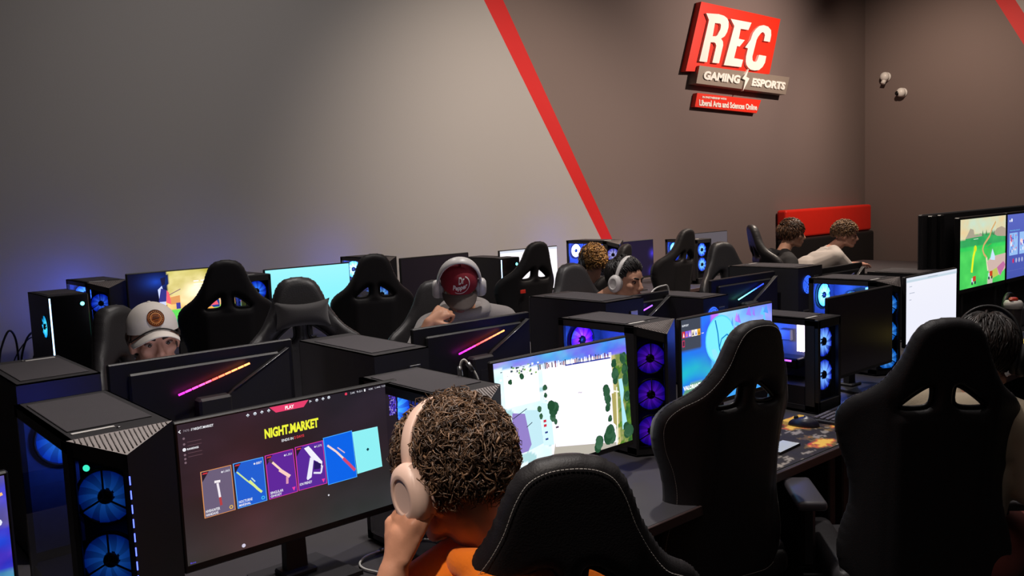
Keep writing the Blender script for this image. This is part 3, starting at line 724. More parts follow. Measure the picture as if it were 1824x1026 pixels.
monitor('back of a monitor below the player in the grey shirt, its light bar off', 5.11, 2.80, 1.200, DB, PI, scr=plain_scr((120, 120, 130)), group=gbk, bar=lambda t: (0.01, 0.01, 0.03))
gw = 'monitors along the back wall'
monitor('far monitor showing a bright golden and green shooter game', 1.93, 5.34, 1.352, DD, w=.66, h=.40, scr=scr_shooter(), m=SCREENHI, group=gw)
monitor('far monitor with a plain cyan screen between two black chairs', 2.78, 5.34, 1.305, DD, w=.64, h=.385, scr=scr_cyan(), m=SCREENHI, group=gw)
monitor('far monitor switched off, behind the white headset of the bowed player', 3.84, 5.34, 1.300, DD, w=.64, h=.39, group=gw)
monitor('far monitor with a plain white screen, behind the slim chair back', 4.795, 5.34, 1.290, DD, w=.65, h=.375, scr=scr_white(), m=SCREENHI, group=gw)
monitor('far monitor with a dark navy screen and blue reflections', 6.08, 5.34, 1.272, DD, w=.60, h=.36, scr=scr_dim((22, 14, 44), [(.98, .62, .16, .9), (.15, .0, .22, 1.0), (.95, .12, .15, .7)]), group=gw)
monitor('far monitor with a pale grey screen, right of the tower with two blue fans', 7.62, 5.60, 1.268, DD, w=.62, h=.40, scr=scr_dim((92, 86, 92)), group=gw)
# television pair on the console station
def television(label, x, y, scr):
    t = thing('television', label, 'television', (x, y, DA))
    W, H, z0 = .775, .50, .225
    b = MB(); b.box((0, .018, z0+H/2), (W, .036, H), bev=.005); obj('bezel', b, BLACK, t)
    k = scr.b; k.v = [(p[0]*(W-.02)/scr.W, p[1]-.001, p[2]*(H-.045)/scr.H+z0+.030) for p in k.v]; obj('screen', k, SCREEN, t, fix=False)
    for s in (-1, 1):
        b = MB(); b.box((s*.28, .02, .006), (.03, .20, .012), bev=.003); b.box((s*.28, .03, z0/2+.006), (.026, .02, z0), bev=.003); obj('stand_foot', b, BLACKMATTE, t)
    return t
television('television showing a bright green kart racing game', 6.215, 2.34, scr_kart())
television('television showing a blue-violet menu, at the right edge', 7.005, 2.34, scr_menu())
t = thing('station_backboard', 'tall black backboard of the console station behind the televisions', 'panel', (6.72, 2.425, 0))
b = MB(); b.box((0, .02, .75), (2.45, .035, 1.50), bev=.008); obj('board', b, BLACKMATTE, t)
b = MB(); b.box((-1.13, -.012, .80), (.06, .035, 1.38), bev=.006); obj('upright', b, BLACK, t)
b = MB(); b.box((-1.0, -.010, .80), (.05, .03, 1.38), bev=.006); obj('upright', b, BLACK, t)

# ------------------------------------------------------------- computer towers
CB = lin(30, 70, 255)
def fan(par, M, r, cin, cout, m=None, spokes=True, dim=1.0):
    b = MB(); b.tube([(r*1.04*math.cos(2*PI*k/28), r*1.04*math.sin(2*PI*k/28), 0) for k in range(28)], .004, 6, closed=True); b.lathe([(0, .006), (r*.26, .006), (r*.30, -.004), (0, -.004)], n=16)
    b.xf(M); f = obj('fan', b, BLACK, par)
    b = MB(); nb = 9
    n = 28; vs = []; cs = []
    rings = [.30, .42, .6, .8, 1.0]
    for q in rings:
        t = (q-.30)/.7; c = lerp(cin, cout, min(1, t*1.15))
        c = tuple(x*dim*.62 for x in c)
        for k in range(n): vs.append((r*q*math.cos(2*PI*k/n), r*q*math.sin(2*PI*k/n), -.003)); cs.append(c)
    fs = [(i*n+k, i*n+(k+1) % n, (i+1)*n+(k+1) % n, (i+1)*n+k) for i in range(len(rings)-1) for k in range(n)]
    b.add(vs, fs, 0, cs)  # backing disc with a halo of light painted in its colours behind the blades
    for i in range(nb):
        a0 = 2*PI*i/nb; vs = []; cs = []
        for q in rings:
            t = (q-.30)/.7; c = tuple(x*dim for x in lerp(cin, cout, min(1, t*1.0))); tw = .25*t
            for (da, z) in ((0, .003), (.36, .0)): 
                a = a0+da+tw; vs.append((r*q*.985*math.cos(a), r*q*.985*math.sin(a), z)); cs.append(c)
        b.add(vs, [(2*j, 2*j+1, 2*j+3, 2*j+2) for j in range(len(rings)-1)], 0, cs)
    b.xf(M); obj('fan_rotor', b, m or GLOW, f, fix=False)
    if spokes:
        b = MB()
        for k in range(3):
            a = PI/2+k*2*PI/3; b.tube([(0, 0, .010), (r*1.05*math.cos(a), r*1.05*math.sin(a), .010)], .0022, 5)
        b.xf(M); obj('grille', b, BLACK, f)
    return f
def frameM(o, nrm, up=(0, 0, 1)):
    z = Vector(nrm).normalized(); y = (Vector(up)-z*z.dot(Vector(up))).normalized(); x = y.cross(z)
    M = Matrix((x, y, z)).transposed().to_4x4(); M.translation = Vector(o); return M
def tower(kind, label, xl, yf, W, D, ztop, zd, az=0.0, cin=(.5, .9, 1.3), cout=(.0, .05, .9), fdim=1.0, ndim=1.0, group=None, inside=True,
          rear=None, ram=None, sticker=True, nf=3, rearfan=True, sidecol=(.0, .04, .7), facetlight=None, cooler=None, name='computer_tower', gstrip=None, strip=True):
    """front toward local -Y, glass on local -X; kind A = ridged front, B = flat gloss front with light strip, C = mesh front, R = plain"""
    H = ztop-zd; ox = xl+W/2; oy = yf if az == 0 else yf+D
    t = thing(name, label, 'computer', (ox, oy, zd), az, group)
    if az: pass
    b = MB(); T = .004; x = W/2; f = .008
    for sx in (-1, 1):
        for y in (.05, D-.05): b.box((sx*(x-.03), y, f/2), (.03, .05, f), bev=.002)
    b.box((0, D/2, f+T/2), (W, D, T)); b.box((x-T/2, D/2, (H+f)/2), (T, D-.002, H-f))
    b.box((0, D-T/2, (H+f)/2), (W-.001, T, H-f)); b.box((0, D/2, H-T/2), (W, D, T))
    if kind in 'AC' and inside:
        b.box((0, D/2+.02, f+.055), (W-2*T-.004, D-.06, .10))                      # power supply shroud
        b.box((-x+.006, .022, H/2), (.012, .044, H-.012)); b.box((-x+.006, D-.014, H/2), (.012, .028, H-.012))
        b.box((-x+.006, D/2, H-.014), (.012, D, .028)); b.box((-x+.006, D/2, f+.012), (.012, D, .024))
    else:
        b.box((-x+T/2, D/2, (H+f)/2), (T, D-.002, H-f))
    obj('case_body', b, BLACKMATTE, t)
    b = MB(); b.box((0, D*.53, H+.0015), (W*.82, D*.76, .003), bev=.001); obj('top_filter', b, TOPMESH, t)
    if kind == 'A':
        rx, ry, rz = -.012, -.068, H-.036
        b = MB(); L = (-x, 0); Rp = (x, 0); Rg = (rx, ry)
        # right facet: solid
        b.add([(rx, ry, f), (x, 0, f), (x, 0, H), (rx, ry, rz)], [(0, 1, 2, 3)]); b.add([(rx, ry, f), (x, 0, f), (-x, 0, f)], [(0, 1, 2)])
        b.add([(rx, ry+.004, f), (x, .004, f), (x, .004, H-.002), (rx, ry+.004, rz)], [(3, 2, 1, 0)])
        obj('front_panel', b, BLACK, t, fix=False)
        b = MB(); b.add([(-x, 0, H), (rx, ry, rz), (x, 0, H)], [(0, 1, 2)]); b.add([(-x, .0, H-.003), (rx, ry+.002, rz-.003), (x, .0, H-.003)], [(2, 1, 0)])
        for k in range(22):
            u = (k+.5)/22; p = Vector((-x, 0, H)).lerp(Vector((x, 0, H)), u); q = (Vector((-x, 0, H)).lerp(Vector((rx, ry, rz)), u/.44) if u < .44 else Vector((rx, ry, rz)).lerp(Vector((x, 0, H)), (u-.44)/.56))
            d = q-p
            if d.length > .004: b.tube([(p+d*.06+Vector((0, 0, .001)))[:], (p+d*.94+Vector((0, 0, .001)))[:]], .0013, 4)
        obj('front_vent', b, GREYMESH, t, fix=False)
        nrm = Vector((ry*1.0, -(rx+x), 0)); nrm = Vector((ry, -(rx+x), 0)).normalized()
        b = MB(); b.prism([(-x, f), (-x+.0001, f)], 'y', 0, 0) if False else None
        a0 = Vector((-x, 0, 0)); a1 = Vector((rx, ry, 0)); dv = (a1-a0)
        def FP(s, z, o=0): q = a0+dv*s+nrm*o; return (q.x, q.y, z)
        fr = MB()
        for (s0, s1, z0, z1) in ((0, .10, f, H-.004), (.90, 1, f, rz-.0), (.10, .90, f, f+.03)):
            fr.add([FP(s0, z0), FP(s1, z0), FP(s1, z1), FP(s0, z1), FP(s0, z0, -.006), FP(s1, z0, -.006), FP(s1, z1, -.006), FP(s0, z1, -.006)], [(0, 1, 2, 3), (4, 7, 6, 5), (0, 4, 5, 1), (1, 5, 6, 2), (2, 6, 7, 3), (3, 7, 4, 0)])
        fr.add([FP(.0, H-.036), FP(1, rz-.036), FP(1, rz), FP(0, H)], [(0, 1, 2, 3)])
        obj('front_frame', fr, BLACK, t)
        g = MB(); g.add([FP(.08, f+.02, .0006), FP(.92, f+.02, .0006), FP(.92, rz-.03, .0006), FP(.08, H-.034, .0006)], [(0, 1, 2, 3)]); obj('front_glass', g, GLASSD, t, fix=False)
        c0 = a0+dv*.52
        for k in range(nf):
            z = H-.125-k*.135
            if z-.05 < f: break
            fan(t, frameM((c0-nrm*.018+Vector((0, 0, z)))[:], nrm), .056, cin, cout, dim=fdim)
        b = MB(); b.add([FP(0, f, -.05), FP(1, f, -.05), FP(1, rz, -.05), FP(0, H-.01, -.05)], [(0, 1, 2, 3)]) ; obj('fan_bracket', b, BLACK, t, fix=False)
        if facetlight:
            b = MB()
            for k in range(11):
                z = H-.09-k*.030; b.box((rx+.001, ry-.001, z), (.002, .002, .018), 0, facetlight)
            obj('light_strip', b, GLOWHI, t)
        b = MB(); p = FP(.30, H-.058, .001); b.lathe([(0, 0), (.007, 0)], n=12, M=frameM((0, 0, 0), nrm).to_3x3(), c=p, col=(.05, .9, .6)); 
        if facetlight: obj('power_light', b, GLOW, t, fix=False)
    elif kind == 'B':
        b = MB(); b.box((0, -.006, (H+f)/2), (W-.004, .012, H-f-.004), bev=.003); obj('front_panel', b, GLOSS, t)
        b = MB()
        for k in range(26): b.box((-x+.006, -.0132, .03+(H-.05)*k/25), (.007, .003, (H-.05)/25), 0, (.55, .95, 1.5))
        if strip: obj('light_strip', b, GLOWHI, t)
        b = MB(); b.lathe([(.005, -.0125), (.011, -.0125)], c=(x-.035, 0, H-.055), axis='y', n=20, col=(.2, 1.3, 1.3)); obj('power_button', b, GLOWHI, t, fix=False)
    elif kind == 'C':
        b = MB()
        for (cx, cz, dx, dz) in ((-x+.009, H/2, .018, H-f), (x-.009, H/2, .018, H-f), (0, H-.02, W, .04), (0, .03, W, .05)): b.box((cx, -.010, cz), (dx, .02, dz), bev=.003)
        obj('front_frame', b, BLACK, t)
        for k in range(nf):
            z = H-.105-k*.145
            fan(t, frameM((0, .010, z), (0, -1, 0)), min(.066, W/2-.02), cin, cout, dim=fdim, spokes=False)
        b = MB(); b.box((0, .026, H/2), (W-.01, .003, H-.04)); obj('fan_bracket', b, BLACK, t)
        b = MB(); b.add([(-W/2+.017, -.0155, .045), (W/2-.017, -.0155, .045), (W/2-.017, -.0155, H-.04), (-W/2+.017, -.0155, H-.04)], [(0, 1, 2, 3)]); obj('front_screen', b, GLASS, t, fix=False)
    else:
        b = MB(); b.box((0, -.008, (H+f)/2), (W-.004, .016, H-f-.004), bev=.006, seg=2); obj('front_panel', b, BLACK, t)
    if kind in 'AC' and inside:
        b = MB(); b.add([(-x-.0006, .04, f+.02), (-x-.0006, D-.02, f+.02), (-x-.0006, D-.02, H-.026), (-x-.0006, .04, H-.026)], [(0, 1, 2, 3)]); obj('side_glass', b, GLASS, t, fix=False)
        b = MB(); b.box((x-.012, D*.56, H*.60), (.004, D*.62, H*.62)); b.box((x-.022, D*.62, H*.74), (.02, .06, .05), bev=.004); b.box((x-.006, D*.52, H*.55), (.003, D*.90, H*.84)); b.box((0, D-.012, H*.62), (W-.02, .003, H*.70)); b.box((0, D*.52, H-.018), (W-.03, D*.9, .003)); obj('motherboard_and_liner', b, INNER, t)  # board plus pale liner panels, added so the interior catches the blue light
        b = MB(); b.box((x-.065, D*.60, H*.47), (.10, D*.55, .045), bev=.006); gp = obj('graphics_card', b, GLOSS, t)
        if gstrip:
            b = MB(); b.box((x-.117, D*.60, H*.47+.012), (.003, D*.40, .007), 0, gstrip); obj('light_strip', b, GLOWHI, gp)
        if ram:
            for k in range(2 if ram[1] < 3 else 4):
                b = MB(); b.box((x-.035, D*.42-k*.013, H*.74), (.035, .006, .13), 0, ram[0]); obj('memory_stick', b, GLOWHI, t)
        if cooler:
            fan(t, frameM((x-.06, D*.62, H*.74), (-1, 0, 0)), .045, cooler, tuple(q*.3 for q in cooler), spokes=False)
        if rearfan:
            fan(t, frameM((-.01, D-.022, H-.10), (0, -1, 0)), .062, tuple(q*ndim*1.2 for q in cin), tuple(q*ndim for q in sidecol), m=GLOWHI, spokes=False)
        # back wall of the interior catching the fan light, from a small lamp on the fan ring
        d = bpy.data.lights.new('fan_lamp', 'POINT'); d.energy = .55*ndim; d.color = (.10, .25, 1.0); d.shadow_soft_size = .02
        d.energy *= 2.6; d.color = (.04, .13, 1.0); lo = bpy.data.objects.new('fan_lamp', d); COL.objects.link(lo); lo.parent = t; lo.location = (-.01, D-.09, H-.10)
    # rear
    b = MB()
    for k in range(7): b.box((.0, D+.002, f+.14+k*.018), (W*.62, .003, .010), bev=.001)
    b.box((-W*.22, D+.003, H-.13), (.045, .005, .15), bev=.001)
    b.box((0, D+.003, f+.06), (W*.75, .005, .075), bev=.002)
    obj('rear_ports', b, METAL if kind == 'R' else BLACK, t)
    if rear:
        b = MB(); b.lathe([(.016, 0), (.052, 0)], axis='y', c=(W*.14, D+.004, H-.10), n=24); o = obj('rear_fan', b, rear, t, fix=False)
        b = MB()
        for q in (.02, .032, .044, .055): b.tube([(W*.14+q*math.cos(2*PI*k/24), D+.008, H-.10+q*math.sin(2*PI*k/24)) for k in range(24)], .0012, 4, closed=True)
        for k in range(4):
            a = k*PI/2+.6; b.tube([(W*.14, D+.008, H-.10), (W*.14+.056*math.cos(a), D+.008, H-.10+.056*math.sin(a))], .0014, 4)
        obj('fan_guard', b, BLACK, o)
    if sticker:
        b = MB(); b.box((-W*.20, .045, H+.0012), (.085, .012, .0016)); o = obj('sticker', b, WHITEP, t); o['label'] = 'white sticker on the top'
        b = MB(); b.lathe([(0, 0), (.0045, 0), (.0045, .002), (0, .003)], c=(W*.02, .03, H), n=12); obj('button', b, METAL, t)
    return t
gt = 'towers of the front row'
tower('A', 'black tower with blue fans at the bottom left, white sticker on top', .423, 1.885, .212, .475, 1.252, DA, cin=(.02, .22, 1.0), cout=(.0, .03, .40), fdim=.42, ndim=.3, group=gt, rear=BACKGLOWS, facetlight=(.1, .15, 1.2), nf=3)
tower('A', 'low black tower with a blue fan arc, right behind the curly-haired player', 1.238, 1.735, .20, .385, 1.215, DA, cin=(.05, .4, 1.3), cout=(.0, .15, 1.0), fdim=.8, ndim=.7, group=gt, rear=BACKGLOW, sticker=False)
tower('A', 'black tower with three violet-blue front fans beside the map screen', 2.345, 2.065, .235, .39, 1.226, DA, cin=(.22, .02, 1.2), cout=(.01, .0, .55), fdim=.55, ndim=.8, group=gt, rear=BACKGLOW, sidecol=(.02, .0, .8), gstrip=(.02, .1, .9))
tower('C', 'short black tower with two round blue front fans and glowing white memory', 3.30, 1.905, .185, .375, 1.146, DA, cin=(.3, .7, 1.6), cout=(.0, .01, .55), fdim=1.1, ndim=1.0, nf=2, group=gt, ram=((1.2, 1.0, 1.1), 4), gstrip=(.5, .1, 1.0), sidecol=(.1, .45, 1.2), rear=BACKGLOW, name='computer_tower')
tower('A', 'black tower with three hexagon-grilled light blue fans, behind the switched-off monitor', 4.165, 2.065, .25, .37, 1.222, DA, cin=(.2, .8, 1.5), cout=(.0, .22, 1.1), fdim=.9, ndim=1.4, group=gt, ram=((.15, .5, 1.2), 2), cooler=(.1, .6, .5), gstrip=(.1, .5, 1.0), sidecol=(.05, .4, 1.2), rear=BACKGLOW)
gr = 'towers of the second row seen from behind'
RFAN = mat('blue_fan_mesh_light', (0, 0, 0), .5, emit=(.03, .12, 1.0), estr=1.6)
tower('R', 'flat-topped black tower at the left edge, seen from behind', .485, 2.655, .218, .46, 1.250, DB, az=PI, group=gr, inside=False)
tower('R', 'black tower with a rounded top edge in front of the chair with a head pillow', 1.505, 2.47, .222, .53, 1.198, DB, az=PI, group=gr, inside=False, sticker=False)
tower('R', 'black tower in front of the slim chair back, left of the purple light bar', 2.672, 2.505, .245, .475, 1.248, DB, az=PI, group=gr, inside=False, sticker=False)
tower('R', 'black tower with a blue glowing fan mesh on its back, under the brown chair', 3.40, 2.545, .20, .36, 1.186, DB, az=PI, group=gr, inside=False, rear=RFAN, sticker=False)
tower('R', 'black tower below the player in black, blue fan light on its back', 4.405, 2.64, .26, .46, 1.246, DB, az=PI, group=gr, inside=False, rear=RFAN)
tower('B', 'round-cornered black tower behind the white page screen, cyan power light', 5.28, 2.30, .33, .38, 1.150, DA, strip=False, group='towers at the console station', sticker=False, name='computer_tower')
gt2 = 'towers along the back wall'
td = tower('B', 'far tower with a white light strip at the left end of the wall desk', 1.146, 5.215, .205, .46, 1.272, DD, group=gt2, sticker=False, rear=BACKGLOWW)
fan(td, frameM((-.108, .085, .30), (-1, 0, 0)), .062, (.1, 1.0, 1.3), (.0, .35, .9), spokes=False)
tower('A', 'far tower with blue side window, behind the leaning black chair at the left', 1.40, 5.40, .22, .46, 1.315, DD, group=gt2, ndim=1.5, cin=(.05, .2, 1.3), cout=(0, .02, .7), rear=BACKGLOWW)
tower('C', 'far tower with a blue fan between the shooter game and the cyan screen', 2.27, 5.24, .18, .40, 1.285, DD, group=gt2, cin=(.05, .3, 1.5), cout=(0, .02, .7), rear=BACKGLOWW, nf=3, fdim=.8)
tower('A', 'far tower with a bright blue fan, right of the cyan screen', 3.255, 5.30, .21, .44, 1.322, DD, group=gt2, ndim=2.0, cin=(.3, .8, 1.5), cout=(0, .1, 1.0), rear=BACKGLOWW, sidecol=(.05, .35, 1.3))
tower('B', 'far tower with a white light strip beside the bowed player', 4.368, 5.215, .20, .48, 1.238, DD, group=gt2, sticker=False)
tower('A', 'far tower with a white glowing fan behind the blond curly head', 5.60, 5.22, .22, .50, 1.30, DD, group=gt2, ndim=3.2, cin=(.9, .9, 1.6), cout=(.1, .1, 1.0), rear=BACKGLOWW, sidecol=(.2, .25, 1.3), gstrip=(.5, .5, 1.2), ram=((.4, .4, 1.2), 2))
tower('C', 'far tower with two blue front fans, right of the brown chair', 6.86, 5.22, .235, .37, 1.235, DD, group=gt2, ndim=1.6, cin=(.3, .9, 1.6), cout=(0, .03, .9), nf=2, rear=BACKGLOWW, sidecol=(.02, .2, 1.2), gstrip=(.02, .1, .8), fdim=1.3)

# ------------------------------------------------------------- gaming chairs
def catmull(P, n=6, closed=False):
    out = []; m = len(P)
    for i in range(m if closed else m-1):
        p0, p1, p2, p3 = (P[(i-1) % m] if closed or i > 0 else P[0]), P[i], P[(i+1) % m], (P[(i+2) % m] if closed or i+2 < m else P[-1])
        for k in range(n):
            t = k/n; out.append(tuple(.5*((2*b_)+(c_-a_)*t+(2*a_-5*b_+4*c_-d_)*t*t+(-a_+3*b_-3*c_+d_)*t**3) for a_, b_, c_, d_ in zip(p0, p1, p2, p3)))
    if not closed: out.append(tuple(P[-1]))
    return out
BH = .87
half = [(0, .872), (.045, .866), (.080, .845), (.104, .805), (.124, .75), (.150, .70), (.182, .655), (.226, .62), (.258, .58), (.268, .53), (.256, .46), (.234, .39), (.224, .32), (.228, .26), (.248, .19), (.258, .12), (.245, .05), (.20, .0), (0, -.005)]
rt = catmull(half, 4)
outline = rt+[(-x, z) for x, z in rt[::-1][1:-1]]
hole = catmull([(.030, .655), (.040, .664), (.074, .642), (.112, .608), (.108, .598), (.058, .598), (.032, .612)], 3, True)
holeL = [(-x, z) for x, z in hole][::-1]
def seg_dist(P, poly):
    A = np.array(poly); B = np.roll(A, -1, 0); d = B-A; L = (d**2).sum(1)
    L[L < 1e-12] = 1e-12
    t = np.clip(((P[:, None, :]-A[None])*d[None]).sum(2)/L, 0, 1); Q = A[None]+t[..., None]*d[None]
    D = np.sqrt(((P[:, None, :]-Q)**2).sum(2)); k = D.argmin(1); r = np.arange(len(P))
    # inside test
    x, y = P[:, 0], P[:, 1]; ins = np.zeros(len(P), bool)
    for (a, b_) in zip(A, B):
        c = ((a[1] > y) != (b_[1] > y)) & (x < (b_[0]-a[0])*(y-a[1])/((b_[1]-a[1]) or 1e-12)+a[0]); ins ^= c
    return D[r, k], Q[r, k], ins
def smooth01(t): t = np.clip(t, 0, 1); return t*t*(3-2*t)
def back_center(x, z):
    ax = np.abs(x); wing = smooth01((ax-.10)/.17)*.105*(.55+.45*smooth01(1-np.abs(z-.45)/.5))
    return wing+.02*np.sin(z*PI/BH)-.0
TILT = R(9)
def chair_surface(x, z, y):   # flat backrest coordinates to chair coordinates (mesh is built at lift 0: top at 1.30)
    zz = z*math.cos(TILT)+y*math.sin(TILT)*0+.435; yy = -.235-z*math.sin(TILT)+y
    return (x, yy, zz)
def make_back():
    g = .0072; nx = int(.56/g)+3; nz = int(.90/g)+3
    X = (np.arange(nx+1)-nx/2)*g; Z = -.02+np.arange(nz+1)*g
    XX, ZZ = np.meshgrid(X, Z); P = np.stack([XX.ravel(), ZZ.ravel()], 1)
    D0, Q0, I0 = seg_dist(P, outline); D1, Q1, I1 = seg_dist(P, hole); D2, Q2, I2 = seg_dist(P, holeL)
    inside = I0 & ~I1 & ~I2
    cen = np.stack([(XX[:-1, :-1]+g/2).ravel(), (ZZ[:-1, :-1]+g/2).ravel()], 1)
    ci = seg_dist(cen, outline)[2] & ~seg_dist(cen, hole)[2] & ~seg_dist(cen, holeL)[2]
    w_ = nx+1; cells = []
    for j in range(nz):
        for i in range(nx):
            if ci[j*nx+i]: cells.append((j*w_+i, j*w_+i+1, (j+1)*w_+i+1, (j+1)*w_+i))
    cnt = {}
    for c in cells:
        for k in range(4):
            e = tuple(sorted((c[k], c[(k+1) % 4]))); cnt[e] = cnt.get(e, 0)+1
    border = set(v for e, n in cnt.items() if n == 1 for v in e)
    used = sorted(set(v for c in cells for v in c))
    dist = np.minimum(D0, np.minimum(D1, D2)); near = np.where((D0 <= D1)[:, None] & (D0 <= D2)[:, None], Q0, np.where((D1 <= D2)[:, None], Q1, Q2))
    vs = []; idF = {}; idB = {}
    ring2 = set(v for c in cells if any(q in border for q in c) for v in c)-border
    for v in used:
        if v in border:
            x, z = near[v]; d = 0
        elif v in ring2 and dist[v] > 1e-5:
            d = .95*g; x, z = near[v]+(P[v]-near[v])/dist[v]*d
        else: x, z = P[v]; d = dist[v]
        cy = float(back_center(np.array(x), np.array(z)))
        dh = min(D1[v], D2[v]); T = .040
        th = T*math.sqrt(max(0, 1-(1-min(d/.034, 1))**2))
        pan = .012*float(smooth01(np.array((.125-abs(x))/.02)))*(1 if z < .60 else 0)
        grooves = .006*math.exp(-((abs(x)-.135)/.006)**2)*(1 if z < .72 else 0)
        groove2 = .006*math.exp(-((z-.575)/.006)**2)*(1 if abs(x) < .135 else 0)
        idF[v] = len(vs); vs.append(chair_surface(x, z, cy+th*1.05-(pan+grooves+groove2 if d > .01 else 0)))
        if v in border: idB[v] = idF[v]
        else: idB[v] = len(vs); vs.append(chair_surface(x, z, cy-th*.75+(grooves+groove2)*.8))
    mb = MB(); n0 = [tuple(idF[q] for q in c) for c in cells]; n1 = [tuple(idB[q] for q in c[::-1]) for c in cells]
    mb.add(vs, [f[::-1] for f in n0], 0, None, True); mb.f += [f[::-1] for f in n1]; mb.m += [1]*len(n1); mb.sm += [True]*len(n1)
    return mb
BACKM = mesh_of('backrest', make_back(), [LEATHER, LEATHER2]); fixnormals(BACKM)
# relax the snapped border a little
bm = bmesh.new(); bm.from_mesh(BACKM)
for _ in range(4): bmesh.ops.smooth_vert(bm, verts=bm.verts[:], factor=.5, use_axis_x=True, use_axis_y=True, use_axis_z=True)
bm.to_mesh(BACKM); bm.free()
def trim_mesh(L):
    b = MB(); pts = []
    for (x, z) in L: pts.append(chair_surface(x, z, float(back_center(np.array(x), np.array(z)))+.004))
    b.tube(pts, .007, 8, closed=True); return mesh_of('hole_trim', b, BLACK)
TRIM = [trim_mesh(hole), trim_mesh(holeL)]
def stitch_mesh():
    b = MB(); n = len(outline); off = .020
    A = np.array(catmull(outline[::4], 40, True)); c = 0
    L = np.sqrt(((np.roll(A, -1, 0)-A)**2).sum(1)); s = np.concatenate([[0], np.cumsum(L)])
    tot = s[-1]; k = 0
    def at(d):
        i = min(np.searchsorted(s, d % tot)-1, len(A)-1); i = max(i, 0); t = (d % tot-s[i])/max(L[i], 1e-9); p = A[i]*(1-t)+A[(i+1) % len(A)]*t
        tg = A[(i+1) % len(A)]-A[i]; tg = tg/max(np.linalg.norm(tg), 1e-9); nn = np.array([tg[1], -tg[0]])
        return p, nn
    d = 0
    while d < tot:
        q = []
        for e in (0, .0055):
            p, nn = at(d+e); p = p+(-nn)*0 
            cin = np.array([0, .43])-p; cin = nn if np.dot(nn, cin) > 0 else -nn
            p = p+cin*off; y = float(back_center(np.array(p[0]), np.array(p[1])))
            th = .040*math.sqrt(1-(1-off/.034)**2)
            q.append(chair_surface(p[0], p[1], y-th*.75-.0015))
        b.tube(q, .0007, 4, smooth=False); d += .0075
    return mesh_of('stitching', b, STITCH)
STM = stitch_mesh()
def seat_mesh():
    b = MB(); b.box((0, .01, .435), (.52, .50, .09), bev=.035, seg=4)
    for s in (-1, 1): b.box((s*.215, .02, .462), (.10, .48, .09), bev=.035, seg=4)
    return mesh_of('seat', b, LEATHER)
SEATM = seat_mesh()
for p in SEATM.polygons: p.use_smooth = True
def arm_meshes(s):
    b = MB(); b.box((s*.305, .03, .682), (.095, .26, .032), bev=.014, seg=3); pad = mesh_of('arm_pad', b, mat('grey_black_arm_pad', lin(74, 70, 76), .45, var=.05))
    for p in pad.polygons: p.use_smooth = True
    b = MB(); b.box((s*.300, .02, .56), (.045, .075, .22), bev=.010); b.box((s*.24, .02, .415), (.16, .06, .018), bev=.004); b.box((s*.302, .02, .665), (.06, .16, .012), bev=.003)
    return pad, mesh_of('armrest', b, BLACK)
ARMM = [arm_meshes(-1), arm_meshes(1)]
b = MB(); b.lathe([(0, .09), (.028, .09), (.028, .24), (.022, .24), (.022, .37), (0, .37)], n=16); b.box((0, 0, .378), (.24, .26, .03), bev=.01); LIFTM = mesh_of('gas_lift', b, BLACKMATTE)
def base_mesh():
    b = MB()
    for k in range(5):
        a = 2*PI*k/5+.3; b.tube([(0.03*math.cos(a), .03*math.sin(a), .115), (.30*math.cos(a), .30*math.sin(a), .085)], [.030, .018], 8, flat=(.7, 1))
    b.lathe([(0, .08), (.045, .08), (.045, .135), (0, .135)], n=16); return mesh_of('star_base', b, BLACK)
BASEM = base_mesh()
b = MB(); b.lathe([(0, -.012), (.026, -.012), (.030, -.006), (.030, .006), (.026, .012), (0, .012)], axis='x', n=16); b.box((0, 0, .03), (.034, .03, .035), bev=.006); CASTM = mesh_of('caster', b, BLACK)
def sub(name, me, par):
    o = bpy.data.objects.new(name, me); COL.objects.link(o); o.parent = par; return o
def chair(label, top, az, group, stitch=False, arms=True):
    """top = world position of the backrest's top; az = compass direction the sitter faces (deg from +X)"""
    a = R(az)-PI/2; lift = top[2]-1.305
    yt = -.235-BH*math.sin(TILT)
    ox = top[0]-(-math.sin(a)*yt); oy = top[1]-(math.cos(a)*yt)
    t = thing('gaming_chair', label, 'chair', (ox, oy, 0), a, group)
    for (n, m) in [('backrest', BACKM), ('seat', SEATM), ('hole_trim', TRIM[0]), ('hole_trim', TRIM[1])]:
        o = sub(n, m, t); o.location.z = lift if n != 'seat' else min(lift, .03)
    if stitch: o = sub('stitching', STM, t); o.location.z = lift; o['kind'] = 'stuff'
    if arms:
        for pad, arm in ARMM:
            o = sub('armrest', arm, t); o.location.z = min(lift, .012); sub('arm_pad', pad, o)
    o = sub('gas_lift', LIFTM, t); o.location.z = 0; o.scale.z = 1
    if lift > 0: o.location.z = lift*.9
    sub('star_base', BASEM, t)
    for k in range(5):
        q = 2*PI*k/5+.3; c = sub('caster', CASTM, t); c.location = (.29*math.cos(q), .29*math.sin(q), .030); c.rotation_euler.z = q
    return t
gc = 'gaming chairs of the front row'
C1 = chair('black gaming chair in the foreground with white edge stitching, orange seen through its slots', (.902, .934, 1.320), 55, gc, True)
C2 = chair('black gaming chair between the launcher screen and the printed mouse mat', (2.22, 1.465, 1.326), 76, gc, True)
C3 = chair('large black gaming chair with a pale hoodie seen through its two slots', (2.435, .998, 1.344), 43, gc)
gcd = 'gaming chairs along the back wall'
chair('black gaming chair in front of the bright shooter game screen', (1.86, 4.5, 1.452), 70, gcd)
chair('black gaming chair with blue light in one slot, right of the cyan screen', (2.78, 4.5, 1.420), 66, gcd)
dc = chair('slim turned black gaming chair before the far white screen', (4.127, 4.5, 1.410), 86, gcd)
b = MB(); b.box((-.135, -.352, 1.052), (.045, .004, .026), bev=.001); obj('sewn_tag', b, mat('red_sewn_tag', lin(214, 44, 28), .6, var=.05), dc)['label'] = 'small red tag'
